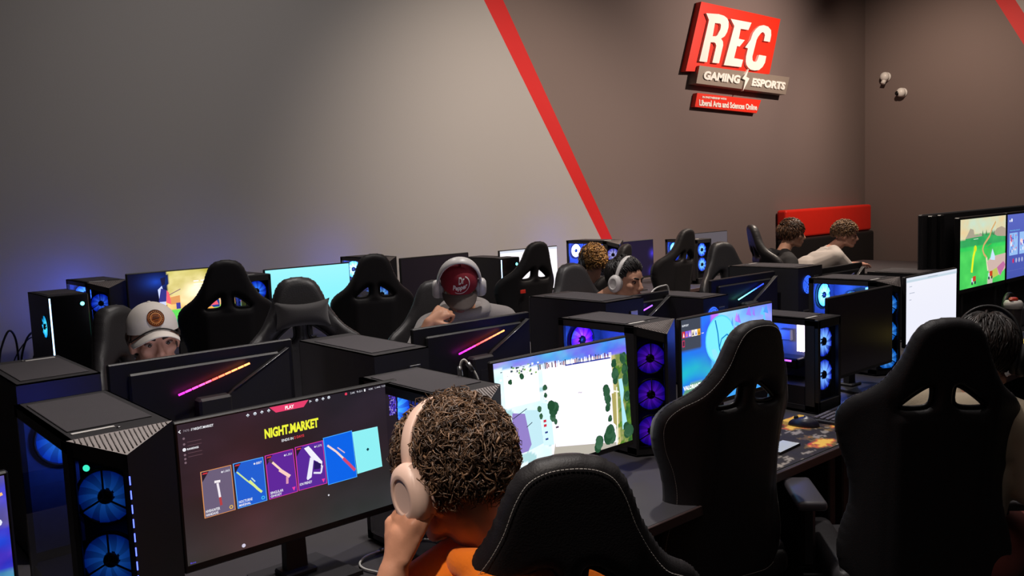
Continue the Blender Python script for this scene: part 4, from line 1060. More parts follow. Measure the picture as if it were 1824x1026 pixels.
chair('black gaming chair right behind the white headphones', (5.06, 4.5, 1.335), 112, gcd)
chair('tallest far chair with a brownish back, left of two blue fans', (5.82, 4.5, 1.412), 92, gcd)
gcb = 'gaming chairs of the second row facing the camera'
B1 = chair('black gaming chair behind the player in the white cap', (.985, 3.50, 1.372), -62, gcb)
B2 = chair('empty black gaming chair with a head pillow and a yellow S on its side', (1.72, 3.42, 1.418), -108, gcb, arms=False)
B3 = chair('black gaming chair behind the player with the bowed red cap', (2.58, 3.60, 1.32), -126, gcb)
B4 = chair('black gaming chair behind the player in white headphones', (3.50, 3.55, 1.335), -105, gcb)
B5 = chair('black gaming chair beside the green light bar monitor', (4.90, 3.52, 1.372), -112, gcb)
B6 = chair('dark gaming chair behind the player in black at the red bench', (6.20, 4.15, 1.425), -42, gcb)
# pillow and yellow S on the empty chair
def pillow(par, lift):
    b = MB(); nx, nz = 20, 12; W, H = .235, .125; vs = []; fs = []
    for s in (1, -1):
        for j in range(nz+1):
            for i in range(nx+1):
                u, v = i/nx*2-1, j/nz*2-1; e = (1-abs(u)**3)*(1-abs(v)**3)
                px = u*W/2*(1-.10*(1-v*v)); pz = v*H/2*(1-.30*(1-u*u)); vs.append((px, s*.055*max(e, 0)**.5, pz))
    n = (nx+1)*(nz+1)
    for s in (0, 1):
        for j in range(nz):
            for i in range(nx):
                k = s*n+j*(nx+1)+i; f = (k, k+1, k+nx+2, k+nx+1); fs.append(f if s else f[::-1])
    b.add(vs, fs, 0, None, True); b.xf(Matrix.Translation((0, -.235-.68*math.sin(TILT)+.085,   .435+.705+lift)) @ Matrix.Rotation(TILT, 4, 'X'))
    o = obj('head_pillow', b, PILLOW, par, fix=False); return o
pillow(B2, 1.418-1.305)
b = MB(); text_fit(b, 'S', -.018, .018, -.032, .032, lambda x, z, d: (d, x, z), extrude=.004, bold=.05); b.xf(Matrix.Translation((-.262, -.18, .62+.11)) @ Matrix.Rotation(PI, 4, 'Z'))
obj('side_emblem', b, mat('yellow_print', lin(214, 176, 20), .5, var=.03), B2)['label'] = 'yellow letter S'
# ------------------------------------------------------------- people
SKIN = lambda n, c: mat(n, c, .5, var=.06, vscale=25, bump=.08, bscale=300, spec=.35)
HAIRM = attr_base('hair_strands', .42, .5)
EYEW = mat('eye_white', lin(150, 138, 132), .25, var=.02); IRIS = mat('dark_iris', lin(38, 26, 20), .2, var=.05)
LIPS = {}
def rc(mb, p, q, r1, r2, n=14):
    p, q = Vector(p), Vector(q)
    mb.tube([p[:], p.lerp(q, .5)[:], q[:]], [r1, (r1+r2)/2, r2], n); mb.ell(p[:], (r1, r1, r1), n=n, h=8); mb.ell(q[:], (r2, r2, r2), n=n, h=8)
def chainc(mb, pts, rs):
    for (p, q, a, c) in zip(pts[:-1], pts[1:], rs[:-1], rs[1:]): rc(mb, p, q, a, c)
def remesh(mb, vox, name, material, parent, smooth=3, decimate=None):
    me = mesh_of('tmp', mb, material); fixnormals(me)
    o = bpy.data.objects.new('tmp', me); COL.objects.link(o)
    m = o.modifiers.new('r', 'REMESH'); m.mode = 'VOXEL'; m.voxel_size = vox; m.use_smooth_shade = True
    if smooth: s = o.modifiers.new('s', 'SMOOTH'); s.iterations = smooth; s.factor = .5
    if decimate: d = o.modifiers.new('d', 'DECIMATE'); d.ratio = decimate
    out = bpy.data.meshes.new_from_object(o.evaluated_get(bpy.context.evaluated_depsgraph_get()))
    bpy.data.objects.remove(o); bpy.data.meshes.remove(me)
    out.name = name; out.materials.clear(); out.materials.append(material)
    for p in out.polygons: p.use_smooth = True
    r = bpy.data.objects.new(name, out); COL.objects.link(r); r.parent = parent; return r
HAIR_C, HAIR_R = Vector((0, -.012, .030)), Vector((.079, .097, .091))
def head_prims(mb, M, ears=True, s=1.0):
    X = M.to_3x3()
    def E(c, r, n=18, h=14): mb.ell((M @ Vector(c))[:], r, M=X, n=n, h=h)
    def RC(p, q, a, c): rc(mb, (M @ Vector(p))[:], (M @ Vector(q))[:], a, c)
    E((0, -.012, .030), (.075, .093, .087), 24, 16); E((0, .022, -.030), (.060, .066, .074), 20, 14)
    E((0, .045, .028), (.062, .047, .055)); E((0, .070, -.090), (.024, .022, .020)); RC((-.048, .005, -.070), (-.014, .068, -.094), .020, .016); RC((.048, .005, -.070), (.014, .068, -.094), .020, .016)
    for sx in (-1, 1):
        E((sx*.040, .062, -.020), (.022, .024, .020)); E((sx*.028, .080, .020), (.026, .014, .009)); E((sx*.012, .099, -.036), (.009, .011, .008))
        if ears: E((sx*.079, -.004, -.008), (.009, .020, .031)); E((sx*.076, .002, -.024), (.008, .012, .016))
    RC((0, .088, .012), (0, .112, -.028), .0085, .0115); E((0, .109, -.034), (.011, .011, .009))
    E((0, .086, -.062), (.026, .012, .018)); E((0, .0945, -.058), (.020, .009, .0055)); E((0, .0925, -.068), (.018, .009, .0065))
def face_parts(root, M, skin_c, brow_c, closed=False, lip=(120, 66, 62), iris=IRIS):
    X = M.to_3x3()
    W = lambda c: (M @ Vector(c))[:]
    for sx in (-1, 1):
        b = MB(); b.ell(W((sx*.031, .0745, .003)), (.0150, .0125, .0062 if not closed else .0034), M=X, n=16, h=10); e = obj('eye', b, EYEW, root)
        b = MB(); b.ell(W((sx*.031, .0845, .0005)), (.0070, .0036, .0060), M=X, n=14, h=8); obj('iris', b, iris, e)
        b = MB(); b.tube([W((sx*(.031+d), .0835-.35*abs(d)-.0*d, .010-abs(d)*.30)) for d in (-.017, -.009, 0, .009, .017)], [.0022, .0042, .0048, .0042, .0022], 6); obj('eyelid', b, mat('dark_eyelid', lin(88, 58, 52), .6, var=.05), root)
        b = MB(); b.tube([W((sx*x, y, z)) for x, y, z in ((.012, .094, .019), (.024, .095, .025), (.038, .088, .027), (.050, .076, .021))], [.0038, .0056, .0050, .0022], 6); obj('eyebrow', b, mat('brow_%d_%d_%d' % brow_c, lin(*brow_c), .8, var=.1), root)
    b = MB(); b.ell(W((0, .1000, -.0580)), (.0185, .0050, .0042), M=X, n=14, h=6); b.ell(W((0, .0980, -.0665)), (.0165, .0050, .0050), M=X, n=14, h=6)
    obj('lips', b, mat('lips_%d' % lip[0], lin(*lip), .45, var=.05), root)
def hand_prims(mb, wrist, f, n, side, curl=(.5, .7, .6), s=1.0, ts=.75, spread=.06, thumb=(.6, .5)):
    f = Vector(f).normalized(); n = Vector(n); n = (n-f*n.dot(f)).normalized(); t = f.cross(n).normalized()*side   # t points to the thumb side
    w = Vector(wrist); r = .0088*s
    kn = [w+f*(.088-.006*abs(i-1.3))*s+t*(.030-.020*i)*s for i in range(4)]
    for k in kn: rc(mb, (w+(k-w)*.12)[:], k[:], .016*s, .0115*s, 10)
    rc(mb, w[:], (w+f*.06*s)[:], .023*s, .021*s, 10)
    for i, L in enumerate((.070, .078, .073, .057)):
        d = (f+t*spread*(1.3-i)).normalized(); p = kn[i]; nn = n.copy(); ax = d.cross(nn)
        for j, (fr, rr_) in enumerate(((.46, .94), (.30, .88), (.24, .78))):
            d = (Matrix.Rotation(curl[j]*(1+.08*i), 3, ax) @ d)
            q = p+d*L*fr*s; rc(mb, p[:], q[:], r*rr_*1.05, r*rr_*.94, 9); p = q
    p = w+f*.018*s+t*.020*s; d = (t*ts+f*(1.2-ts*.8)+n*.25).normalized()
    for j, L in enumerate((.040, .032, .026)):
        q = p+d*L*s; rc(mb, p[:], q[:], .0125*s-.0012*j, .0112*s-.0012*j, 9); p = q; d = (d+f*thumb[0]*.8+n*thumb[1]*.5).normalized()
def hair(root, M, n, mask, length, lift, curl_r, turns, width, c1, c2, flow, seed=1, steps=7, name='hair', thick=.010, cap=True, rad=HAIR_R, drop=0.0, press=None, clump=0.0):
    rg = random.Random(seed); b = MB(); g = PI*(3-5**.5)
    if cap:
        nn, hh = 40, 26; vs = []; ok = []; cs = []
        for i in range(hh+1):
            th = PI*i/hh
            for k in range(nn):
                a = 2*PI*k/nn; d = Vector((math.sin(th)*math.cos(a), math.sin(th)*math.sin(a), math.cos(th)))
                q = HAIR_C+Vector((d.x*rad.x, d.y*rad.y, d.z*rad.z))*(1+thick*.45/.09); vs.append((M @ q)[:]); ok.append(mask(d, .06)); cs.append(tuple(x*.55 for x in c1))
        fs = [f for f in ((i*nn+k, (i+1)*nn+k, (i+1)*nn+(k+1) % nn, i*nn+(k+1) % nn) for i in range(hh) for k in range(nn)) if all(ok[q] for q in f)]
        b.add(vs, fs, 0, cs, True)
    for i in range(n):
        z = 1-2*(i+.5)/n; r = math.sqrt(1-z*z); a = g*i+rg.uniform(-.05, .05); d = Vector((r*math.cos(a), r*math.sin(a), z))
        if not mask(d, 0): continue
        p = HAIR_C+Vector((d.x*rad.x, d.y*rad.y, d.z*rad.z)); nr = Vector((d.x/rad.x, d.y/rad.y, d.z/rad.z)).normalized()
        fl = Vector(flow(d, rg)); t = (fl-nr*fl.dot(nr)); t = t.normalized() if t.length > 1e-4 else nr.orthogonal().normalized()
        s = nr.cross(t); ph = rg.random()*6.28; L = length*rg.uniform(.75, 1.2); tw = turns*rg.choice((-1, 1))*rg.uniform(.7, 1.3); cr = curl_r*rg.uniform(.6, 1.3)
        c = lerp(c1, c2, rg.random()**1.5); pts = []; q = p.copy()
        for k in range(steps+1):
            u = k/steps
            e = Vector(((q.x-HAIR_C.x)/rad.x, (q.y-HAIR_C.y)/rad.y, (q.z-HAIR_C.z)/rad.z)); ln = e.length
            want = 1+(thick*(.4+.6*math.sin(min(u*1.4, 1)*PI/2))+lift*u*rg.uniform(.8, 1.2))/.088
            if clump: want += clump*mnoise.noise(Vector((d.x, d.y, d.z))*4.5+Vector((seed, 0, 0)))+clump*.6*mnoise.noise(Vector((d.x, d.y, d.z))*10)
            near = press is not None and abs(q.y-press-(.12 if False else 0)) < .021
            if near: want = 1+.004/.088
            if drop == 0 or ln < want or q.z > HAIR_C.z: 
                e = e*(want/max(ln, 1e-6)); q2 = HAIR_C+Vector((e.x*rad.x, e.y*rad.y, e.z*rad.z))
            else: q2 = q
            an = ph+tw*2*PI*u; pts.append((M @ (q2+(nr*math.cos(an)+s*math.sin(an))*(cr if not near else .001)*min(1, u*2.5)))[:])
            nr2 = Vector((e.x/rad.x, e.y/rad.y, e.z/rad.z)).normalized(); fl2 = fl; t2 = fl2-nr2*fl2.dot(nr2); t2 = t2.normalized() if t2.length > 1e-4 else t
            q = q2+t2*(L/steps)
        ws = [width*(.75+.5*math.sin(min(1, (k/steps)*1.3)*PI))*(1-.75*(k/steps)**2.2) for k in range(steps+1)]
        b.tube(pts, ws, 5, 0, [c]*((steps+1)*5) if False else c, cap=False)
    return obj(name, b, HAIRM, root, fix=False)
def headM(c, yaw, pitch=0, roll=0):   # yaw = direction the face points to (deg, counter-clockwise from +X), in root frame via Minv
    return Matrix.Translation(Vector(c)) @ Matrix.Rotation(R(yaw)-PI/2, 4, 'Z') @ Matrix.Rotation(R(-pitch), 4, 'X') @ Matrix.Rotation(R(roll), 4, 'Y')
def person(label, root_xy, az, J, head, skin, vox=.0075, hands=None, group=None):
    """all joints in J are world positions; returns root, world->root matrix, head matrix in the root frame"""
    a = R(az)-PI/2; t = thing('person', label, 'person', (root_xy[0], root_xy[1], 0), a, group)
    Mi = (Matrix.Translation((root_xy[0], root_xy[1], 0)) @ Matrix.Rotation(a, 4, 'Z')).inverted()
    F = Vector((math.cos(R(az)), math.sin(R(az)), 0)); S = Vector((math.sin(R(az)), -math.cos(R(az)), 0))  # forward, right
    P = Vector((root_xy[0], root_xy[1], 0)); D = {}
    def w_(f, s, z): return P+F*f+S*s+Vector((0, 0, z))
    D['pelvis'] = w_(-.08, 0, .56); D['chest'] = w_(-.13, 0, .86); D['neck'] = w_(-.08, 0, 1.05)
    for s, nme in ((-1, 'L'), (1, 'R')):
        D['sh'+nme] = w_(-.10, s*.175, .995); D['el'+nme] = w_(.05, s*.25, .76); D['wr'+nme] = w_(.29, s*.17, .79)
        D['hip'+nme] = w_(-.05, s*.09, .54); D['kn'+nme] = w_(.38, s*.13, .53); D['an'+nme] = w_(.36, s*.13, .10); D['to'+nme] = w_(.50, s*.14, .045)
    for k, v in J.items(): D[k] = Vector(v)
    if 'sh' in J: pass
    Lc = {k: (Mi @ v) for k, v in D.items()}
    HM = Mi @ headM(*head); hc = HM.translation
    b = MB(); g = Lc
    up = (hc-g['neck']).normalized()
    rc(b, (g['neck'])[:], (HM @ Vector((0, -.018, -.055)))[:], .056, .052)
    chainc(b, [g['pelvis'][:], g['chest'][:], (g['neck'])[:]], [.125, .118, .055])
    for n_ in 'LR':
        chainc(b, [g['neck'][:], g['sh'+n_][:], g['el'+n_][:], g['wr'+n_][:]], [.055, .050, .038, .025])
        chainc(b, [g['hip'+n_][:], g['kn'+n_][:], g['an'+n_][:]], [.082, .056, .038]); rc(b, g['an'+n_][:], g['to'+n_][:], .036, .030)
    head_prims(b, HM)
    X = Mi.to_3x3()
    for n_ in 'LR':
        h = (hands or {}).get(n_, {}); w0 = D['wr'+n_]; el = D['el'+n_]
        f = Vector(h.get('f', (w0-el)[:])); nrm = Vector(h.get('n', (0, 0, -1)))
        hand_prims(b, g['wr'+n_][:], X @ f, X @ nrm, h.get('side', 1 if n_ == 'L' else -1), h.get('curl', (.35, .45, .35)), h.get('s', 1.0), h.get('ts', .75))
    remesh(b, vox, 'body', skin, t, 3)
    t['_'] = 0; del t['_']
    return t, Mi, HM, Lc
def garment(root, g, m, name, sleeves=('full', 'full'), hood=None, pad=.028, vox=.010, collar=None, body=True, extra=None):
    b = MB()
    chainc(b, [g['pelvis'][:], g['pelvis'].lerp(g['chest'], .5)[:], g['chest'][:]], [.150, .146, .150])
    for n_, sl in zip('LR', sleeves):
        rc(b, g['chest'].lerp(g['neck'], .35)[:], g['sh'+n_][:], .118, .072)
        rc(b, g['chest'][:], g['sh'+n_][:], .125, .070); rc(b, g['neck'].lerp(g['sh'+n_], .30)[:], g['sh'+n_][:], .064, .072); e = g['el'+n_]
        if sl == 'full': chainc(b, [g['sh'+n_][:], e[:], e.lerp(g['wr'+n_], .93)[:]], [.072, .056, .042])
        elif sl == 'push': chainc(b, [g['sh'+n_][:], e[:], e.lerp(g['wr'+n_], .25)[:]], [.072, .058, .052])
        else: chainc(b, [g['sh'+n_][:], g['sh'+n_].lerp(e, .55)[:]], [.070, .066])
    nk = g['neck']; rc(b, g['chest'][:], nk.lerp(g['chest'], .30)[:], .13, .088)
    o = remesh(b, vox, name, m, root, 3)
    if collar:   # rolled hood or neckline around the neck
        c = nk+Vector(collar.get('off', (0, -.01, -.01))); ra, rb = collar.get('r', (.085, .088)); b = MB(); n = 24; pts = []; rs = []
        for k in range(n):
            a = 2*PI*k/n; back = .5-.5*math.sin(a)   # local -Y is the back
            pts.append((c.x+ra*math.cos(a), c.y+rb*math.sin(a)-.02*back, c.z+collar.get('rise', .02)*back)); rs.append(collar.get('t', .018)*(1+collar.get('fat', 1.0)*back))
        b.tube(pts, rs, 10, closed=True)
        if collar.get('hood'):
            b.ell((c.x, c.y-rb*1.15, c.z-.02), (.105, .06, .075))
        b2 = b; remesh(b2, .007, collar.get('name', 'collar'), m, root, 2)
    return o
def trousers(root, g, m):
    b = MB(); rc(b, g['pelvis'][:], (g['pelvis']+Vector((0, 0, -.02)))[:], .148, .145)
    for n_ in 'LR': chainc(b, [g['hip'+n_][:], g['kn'+n_][:], (g['kn'+n_].lerp(g['an'+n_], .92))[:]], [.100, .072, .060])
    remesh(b, .014, 'trousers', m, root, 2)
    for n_ in 'LR':
        b = MB(); rc(b, (g['an'+n_]+Vector((0, -.03, -.035)))[:], (g['to'+n_])[:], .046, .042); b.xf(Matrix.Identity(4)); remesh(b, .010, 'shoe', mat('dark_shoe', lin(40, 40, 44), .6, var=.05), root, 1)
def headphones(label, W, shell, pad, band_w=.030, r=.0, cup=.046, group=None, mic=None, glow=None, tall=1.0, back=0.0, pads_in=.0):
    """W = head matrix in world space; local x across the head"""
    t = thing('headphones', label, 'headphones', W.translation[:]); t.rotation_mode = 'QUATERNION'; t.rotation_quaternion = W.to_quaternion()
    b = MB(); n = 26; H = .128*tall; vs = []
    P = []
    for k in range(n+1):
        a = PI*k/n; P.append((-.092*math.cos(a)*(1+.02*math.sin(a)), back*math.sin(a), .0+H*max(0,math.sin(a))**.85))
    sec = [(band_w/2*math.cos(2*PI*k/12), .0065*math.sin(2*PI*k/12)) for k in range(12)]
    m_ = len(P)
    for i, p in enumerate(P):
        p = Vector(p); tg = (Vector(P[min(i+1, m_-1)])-Vector(P[max(i-1, 0)])).normalized(); yy = Vector((0, 1, 0)); no = tg.cross(yy).normalized()
        wv = .45+.55*max(0,math.sin(PI*i/(m_-1)))**.4
        for (u, v) in sec: vs.append((p+yy*u*wv+no*v)[:])
    fs = [(i*12+k, i*12+(k+1) % 12, (i+1)*12+(k+1) % 12, (i+1)*12+k) for i in range(m_-1) for k in range(12)]+[tuple(range(12)), tuple((m_-1)*12+k for k in range(12))]
    b.add(vs, fs, 0, None, True); obj('headband', b, shell, t)
    for s in (-1, 1):
        b = MB(); b.tube([(s*.092, 0, .012), (s*.097, 0, -.004), (s*.099, 0, -.02)], [.007, .008, .007], 8); obj('slider_arm', b, shell, t)
        b = MB(); b.lathe([(0, .028), (cup*.50, .028), (cup*.52, .0281), (cup*.545, .0306), (cup*.56, .031), (cup*.66, .031), (cup*.70, .0302), (cup*.92, .024), (cup, .014), (cup, .002), (0, .002)], axis='x', n=32)
        b.xf(Matrix.Translation((s*.086, 0, -.015)) @ Matrix.Scale(s, 4, (1, 0, 0)) @ Matrix.Diagonal((1, .88, 1.12, 1))); c = obj('ear_cup', b, shell, t)
        b = MB(); b.tube([(.0, cup*.68*math.cos(2*PI*k/24)*.90, cup*.68*math.sin(2*PI*k/24)*1.12) for k in range(24)], .013, 10, closed=True); b.xf(Matrix.Translation((s*(.080), 0, -.015))); obj('ear_cushion', b, pad, c)
        if glow:
            b = MB(); b.lathe([(0, 0), (cup*.30, 0)], axis='x', c=(s*.1175, 0, -.015), n=5, col=glow); obj('emblem_light', b, GLOWHI, c, fix=False)
    return t
DIRM = lambda W: W
def cap_on(root, M, m, brimm, cordm=None, blen=.058):
    M = M @ Matrix.Translation((0, 0, .010)); b = MB(); nn, hh = 36, 14; vs = []; fs = []; C = Vector((0, -.008, .030)); Rr = Vector((.087, .106, .102))
    for i in range(hh+1):
        th = (PI*.51)*i/hh
        for k in range(nn):
            a = 2*PI*k/nn; fr = max(0, math.sin(a)); q = Vector((Rr.x*math.sin(th)*math.cos(a), Rr.y*math.sin(th)*math.sin(a), Rr.z*(math.cos(th)**.85 if math.cos(th) > 0 else math.cos(th))))
            q.z += .006*fr*math.sin(th); vs.append((M @ (C+q))[:])
    fs = [(i*nn+k, (i+1)*nn+k, (i+1)*nn+(k+1) % nn, i*nn+(k+1) % nn) for i in range(hh) for k in range(nn)]
    b.add(vs, fs, 0, None, True); b.ell((M @ (C+Vector((0, 0, Rr.z))))[:], (.007, .007, .004))
    c = obj('cap', b, m, root, fix=False)
    b = MB(); vs = []; n, k2 = 24, 8
    for s in (0, 1):
        for j in range(k2+1):
            for i in range(n+1):
                a = R(18)+(PI-R(36))*i/n; u = j/k2
                x = .088*math.cos(a)*(1-.04*u); y = -.008+.104*math.sin(a)+u*blen*math.sin(a)**.9; z = .034+.008*math.sin(a)-.55*x*x/.088*1.0-u*.012-.0035*s
                vs.append((M @ Vector((x, y, z)))[:])
    N = (n+1)*(k2+1); fs = []
    for s in (0, 1):
        for j in range(k2):
            for i in range(n):
                q = s*N+j*(n+1)+i; f = (q, q+1, q+n+2, q+n+1); fs.append(f if s == 0 else f[::-1])
    for i in range(n): q = k2*(n+1)+i; fs.append((q, q+1, N+q+1, N+q))
    b.add(vs, fs, 0, None, True); obj('cap_brim', b, brimm, c, fix=True)
    if cordm:
        b = MB(); b.tube([(M @ Vector((.0885*math.cos(a), -.008+.107*math.sin(a), .040+.008*math.sin(a)-.5*(.088*math.cos(a))**2/.088)))[:] for a in [R(14)+(PI-R(28))*i/24 for i in range(25)]], .0026, 6); obj('cord', b, cordm, c)
    return c, C+Vector((0, 0, .010)), Rr
def on_cap(M, C, Rr, mb, verts, faces, cx, cz, mi=0, col=None, off=.002):
    # wrap flat art (x right as seen from the front, z up; metres) on the front of the crown
    out = []
    for (x, z) in verts:
        xx, zz = cx+x, cz+z; ct = min(max(zz/Rr.z, 0), .999)**(1/.85); st = math.sqrt(1-ct*ct)
        q = 1-(xx/(Rr.x*st))**2; y = Rr.y*st*math.sqrt(max(q, .01))+off
        out.append((M @ (C+Vector((-xx, y, zz+.006*st*math.sqrt(max(q, 0))+off*.6))))[:])
    mb.add(out, faces, mi, col)
def flow_down(d, rg): return (d.x*.6, d.y*.6-.1, -1)
def flow_rand(d, rg): return (rg.uniform(-1, 1), rg.uniform(-1, 1), rg.uniform(-1.2, .4))

# player in the orange hoodie, seen from behind
sk1 = SKIN('warm_skin', lin(206, 146, 116))
H1 = ((.858, 1.170, 1.234), 92, 16, 2)
p1, Mi, HM, g = person('person with short curly brown hair in an orange hoodie, hand on cheek, seen from behind', (1.08, 1.24), 72,
    dict(neck=(.910, 1.125, 1.105), chest=(1.0, 1.19, .88), pelvis=(1.08, 1.22, .57), shL=(.755, 1.185, 1.01), shR=(1.08, 1.06, 1.02), elL=(.612, 1.115, .90), wrL=(.712, 1.146, 1.115), elR=(1.17, 1.16, .80), wrR=(1.20, 1.44, .80)),
    H1, sk1, vox=.0055, hands={'L': dict(f=(.30, .12, .75), n=(.8, .1, -.1), side=-1, curl=(.5, .9, .7), s=.95, ts=.25), 'R': dict(f=(0, 1, -.05), n=(0, 0, -1))})
ORG = mat('orange_sweat_fabric', lin(255, 128, 2), .85, bump=.35, bscale=240, var=.06, vscale=20, sheen=.2)
garment(p1, g, ORG, 'hoodie', ('push', 'full'), vox=.008, collar=dict(r=(.080, .082), t=.018, fat=.9, rise=.022, name='hood', off=(0, -.005, -.015), hood=True))
trousers(p1, g, mat('dark_denim', lin(30, 32, 44), .8, bump=.2, var=.1))
face_parts(p1, HM, sk1, (52, 36, 26))
m1 = lambda d, e: (d.z > -.42-e+.25*max(0, d.y) and not (d.y > .62+e and d.z < .45)) and not (abs(d.x) > .80 and d.z < -.05 and d.y > -.2 and e == 0)
hair(p1, HM, 8500, m1, .054, .010, .0062, 1.35, .0021, lin(50, 36, 28), lin(146, 112, 84), lambda d, rg: (mnoise.noise(Vector(d)*3.1+Vector((5, 0, 0)))*2.2+rg.uniform(-.5, .5), mnoise.noise(Vector(d)*3.1+Vector((0, 9, 0)))*2.2+rg.uniform(-.5, .5), mnoise.noise(Vector(d)*3.1+Vector((0, 0, 4)))*2.2-.4+rg.uniform(-.5, .5)), 3, 8, thick=.010, press=-.004, clump=.10)
W1 = headM(*H1)
BEI = mat('beige_pink_plastic', lin(232, 196, 178), .42, var=.03); BEIP = mat('beige_cushion', lin(214, 176, 160), .6, bump=.1, var=.05)
headphones('pale pink-beige over-ear headphones on the curly brown hair', W1 @ Matrix.Translation((0, -.004, .002)) @ Matrix.Rotation(R(-6), 4, 'X'), BEI, BEIP, band_w=.034, cup=.047, tall=1.02)

# player in the white cap
sk2 = SKIN('fair_skin', lin(196, 146, 126))
H2 = ((1.034, 3.19, 1.243), -98, 2, 3)
p2, Mi, HM, g = person('person in a white cap with a round brown patch and a pale hoodie, looking down', (1.03, 3.34), -92,
    dict(), H2, sk2, vox=.007)
PALE = mat('pale_grey_sweat_fabric', lin(168, 160, 158), .9, bump=.3, bscale=240, var=.06, sheen=.2)
garment(p2, g, PALE, 'hoodie', collar=dict(r=(.085, .085), t=.020, fat=.8, rise=.03, name='hood', off=(0, -.005, .005), hood=True)); trousers(p2, g, mat('dark_denim', lin(30, 32, 44)))
face_parts(p2, HM, sk2, (44, 28, 22), closed=False)
hair(p2, HM, 700, lambda d, e: d.z < .18+e and d.z > -.42 and (d.y < .35) and not (abs(d.x) > .8 and abs(d.z+.2) < .2 and e == 0), .035, .004, .001, .3, .0035, lin(40, 26, 20), lin(70, 48, 36), flow_down, 5, 4)
CW = mat('white_cap_cloth', lin(232, 224, 216), .85, bump=.2, bscale=400, var=.03)
c, C, Rr = cap_on(p2, HM, CW, CW, mat('black_cord', lin(30, 28, 28), .7))
b = MB(); BR = lin(176, 96, 40); DK = lin(84, 36, 14); LT = lin(226, 160, 96)
def ringart(b, r0, r1, col, off):
    n = 32; vs = [(r*math.cos(2*PI*k/n), r*math.sin(2*PI*k/n)) for r in (r0, r1) for k in range(n)]
    on_cap(HM, C, Rr, b, vs, [(k, (k+1) % n, n+(k+1) % n, n+k) for k in range(n)], 0.0, .048, 0, col, off)
for (r0, r1, col, off) in ((0.0005, .029, BR, .0025), (.0268, .029, DK, .0045), (.0165, .0185, LT, .0045), (.0205, .0235, DK, .0042), (.0, .0, DK, .003)):
    if r1: ringart(b, r0, r1, col, off)
for k in range(22):
    a = 2*PI*k/22; q = (.0225*math.cos(a), .0225*math.sin(a)); s2 = .0011; on_cap(HM, C, Rr, b, [(q[0]-s2, q[1]-s2), (q[0]+s2, q[1]-s2), (q[0]+s2, q[1]+s2), (q[0]-s2, q[1]+s2)], [(0, 1, 2, 3)], 0, .048, 0, LT, .0058)
for (x0, z0, x1, z1) in ((-.012, -.002, .012, .003), (-.009, .007, .009, .010), (-.007, -.010, .007, -.007)): on_cap(HM, C, Rr, b, [(x0, z0), (x1, z0), (x1, z1), (x0, z1)], [(0, 1, 2, 3)], 0, .048, 0, DK, .0050)
obj('round_patch', b, attr_base('leather_patch', .6), c, fix=False)['label'] = 'round brown leather patch'

# player with the bowed red cap
sk3 = SKIN('tan_skin', lin(196, 142, 112))
H3 = ((2.455, 3.235, 1.300), -124, 42, 0)
GH = mat('heather_grey_fabric', lin(138, 132, 130), .9, bump=.35, bscale=240, var=.08, sheen=.2)
p3, Mi, HM, g = person('person with head bowed in a dark red cap and heather grey hoodie, fist raised', (2.62, 3.42), -126,
    dict(neck=(2.54, 3.31, 1.17), chest=(2.61, 3.39, .93), shL=(2.72, 3.24, 1.11), shR=(2.42, 3.44, 1.09), elR=(2.10, 3.20, .92), wrR=(2.215, 3.155, 1.165), elL=(2.75, 3.02, .80), wrL=(2.55, 2.95, .80)),
    H3, sk3, vox=.006, hands={'R': dict(f=(.75, -.08, .42), n=(.35, .5, -.75), side=-1, curl=(.75, 1.2, .8), s=1.12)})
garment(p3, g, GH, 'hoodie', ('full', 'push'), collar=dict(r=(.098, .095), t=.026, fat=.5, rise=.03, name='hood', off=(0, .01, -.005), hood=True)); trousers(p3, g, mat('dark_denim', lin(30, 32, 44)))
face_parts(p3, HM, sk3, (50, 36, 28), closed=True)
hair(p3, HM, 500, lambda d, e: d.z < .12+e and d.z > -.4 and d.y < .3, .03, .003, .001, .3, .0035, lin(34, 24, 18), lin(60, 42, 32), flow_down, 6, 4)
CR = mat('dark_red_cap_cloth', lin(128, 14, 34), .85, bump=.2, bscale=400, var=.05); CB2 = mat('grey_brown_cap_brim', lin(76, 66, 62), .85, bump=.2, bscale=400, var=.05)
c, C, Rr = cap_on(p3, HM, CR, CB2, blen=.085)
b = MB()
for (body, x0, x1, z0, z1) in (('Dr', -.010, .018, .056, .080), ('Pepper', -.036, .030, .024, .054)):
    vs, fs = text_geo(body, 1.0, 0, .15, .03); lo, hi = vs.min(0), vs.max(0)
    ar = [(x0+(v[0]-lo[0])/(hi[0]-lo[0])*(x1-x0), z0+(v[1]-lo[1])/(hi[1]-lo[1])*(z1-z0)+((x0+(v[0]-lo[0])/(hi[0]-lo[0])*(x1-x0)))*.18) for v in vs]
    on_cap(HM, C, Rr, b, ar, fs, 0, .004, 0, lin(214, 208, 206), .003)
n = 26; arc = [(-.002+.044*math.cos(a), .046+.036*math.sin(a)+.18*.036*math.cos(a)) for a in [R(-125)+R(180)*k/n for k in range(n+1)]]; arc2 = [(x*.94-.0002, .047+(z-.047)*.92) for x, z in arc]
on_cap(HM, C, Rr, b, arc+arc2, [(k, k+1, n+2+k, n+1+k) for k in range(n)], 0, .004, 0, lin(214, 208, 206), .003)
obj('cap_lettering', b, attr_base('cap_print', .6), c, fix=False)['label'] = 'white cap lettering'
W3 = headM(*H3); WHP = mat('white_headset_plastic', lin(206, 202, 200), .4, var=.03); GRP = mat('grey_cushion', lin(150, 148, 150), .6, var=.04)
t3 = headphones('white headset with a wide headband over the red cap', W3 @ Matrix.Translation((0, -.002, .006)) @ Matrix.Rotation(R(3), 4, 'X'), WHP, GRP, band_w=.044, cup=.040, tall=1.17)
t3.scale = (1.08, 1.08, 1.08)

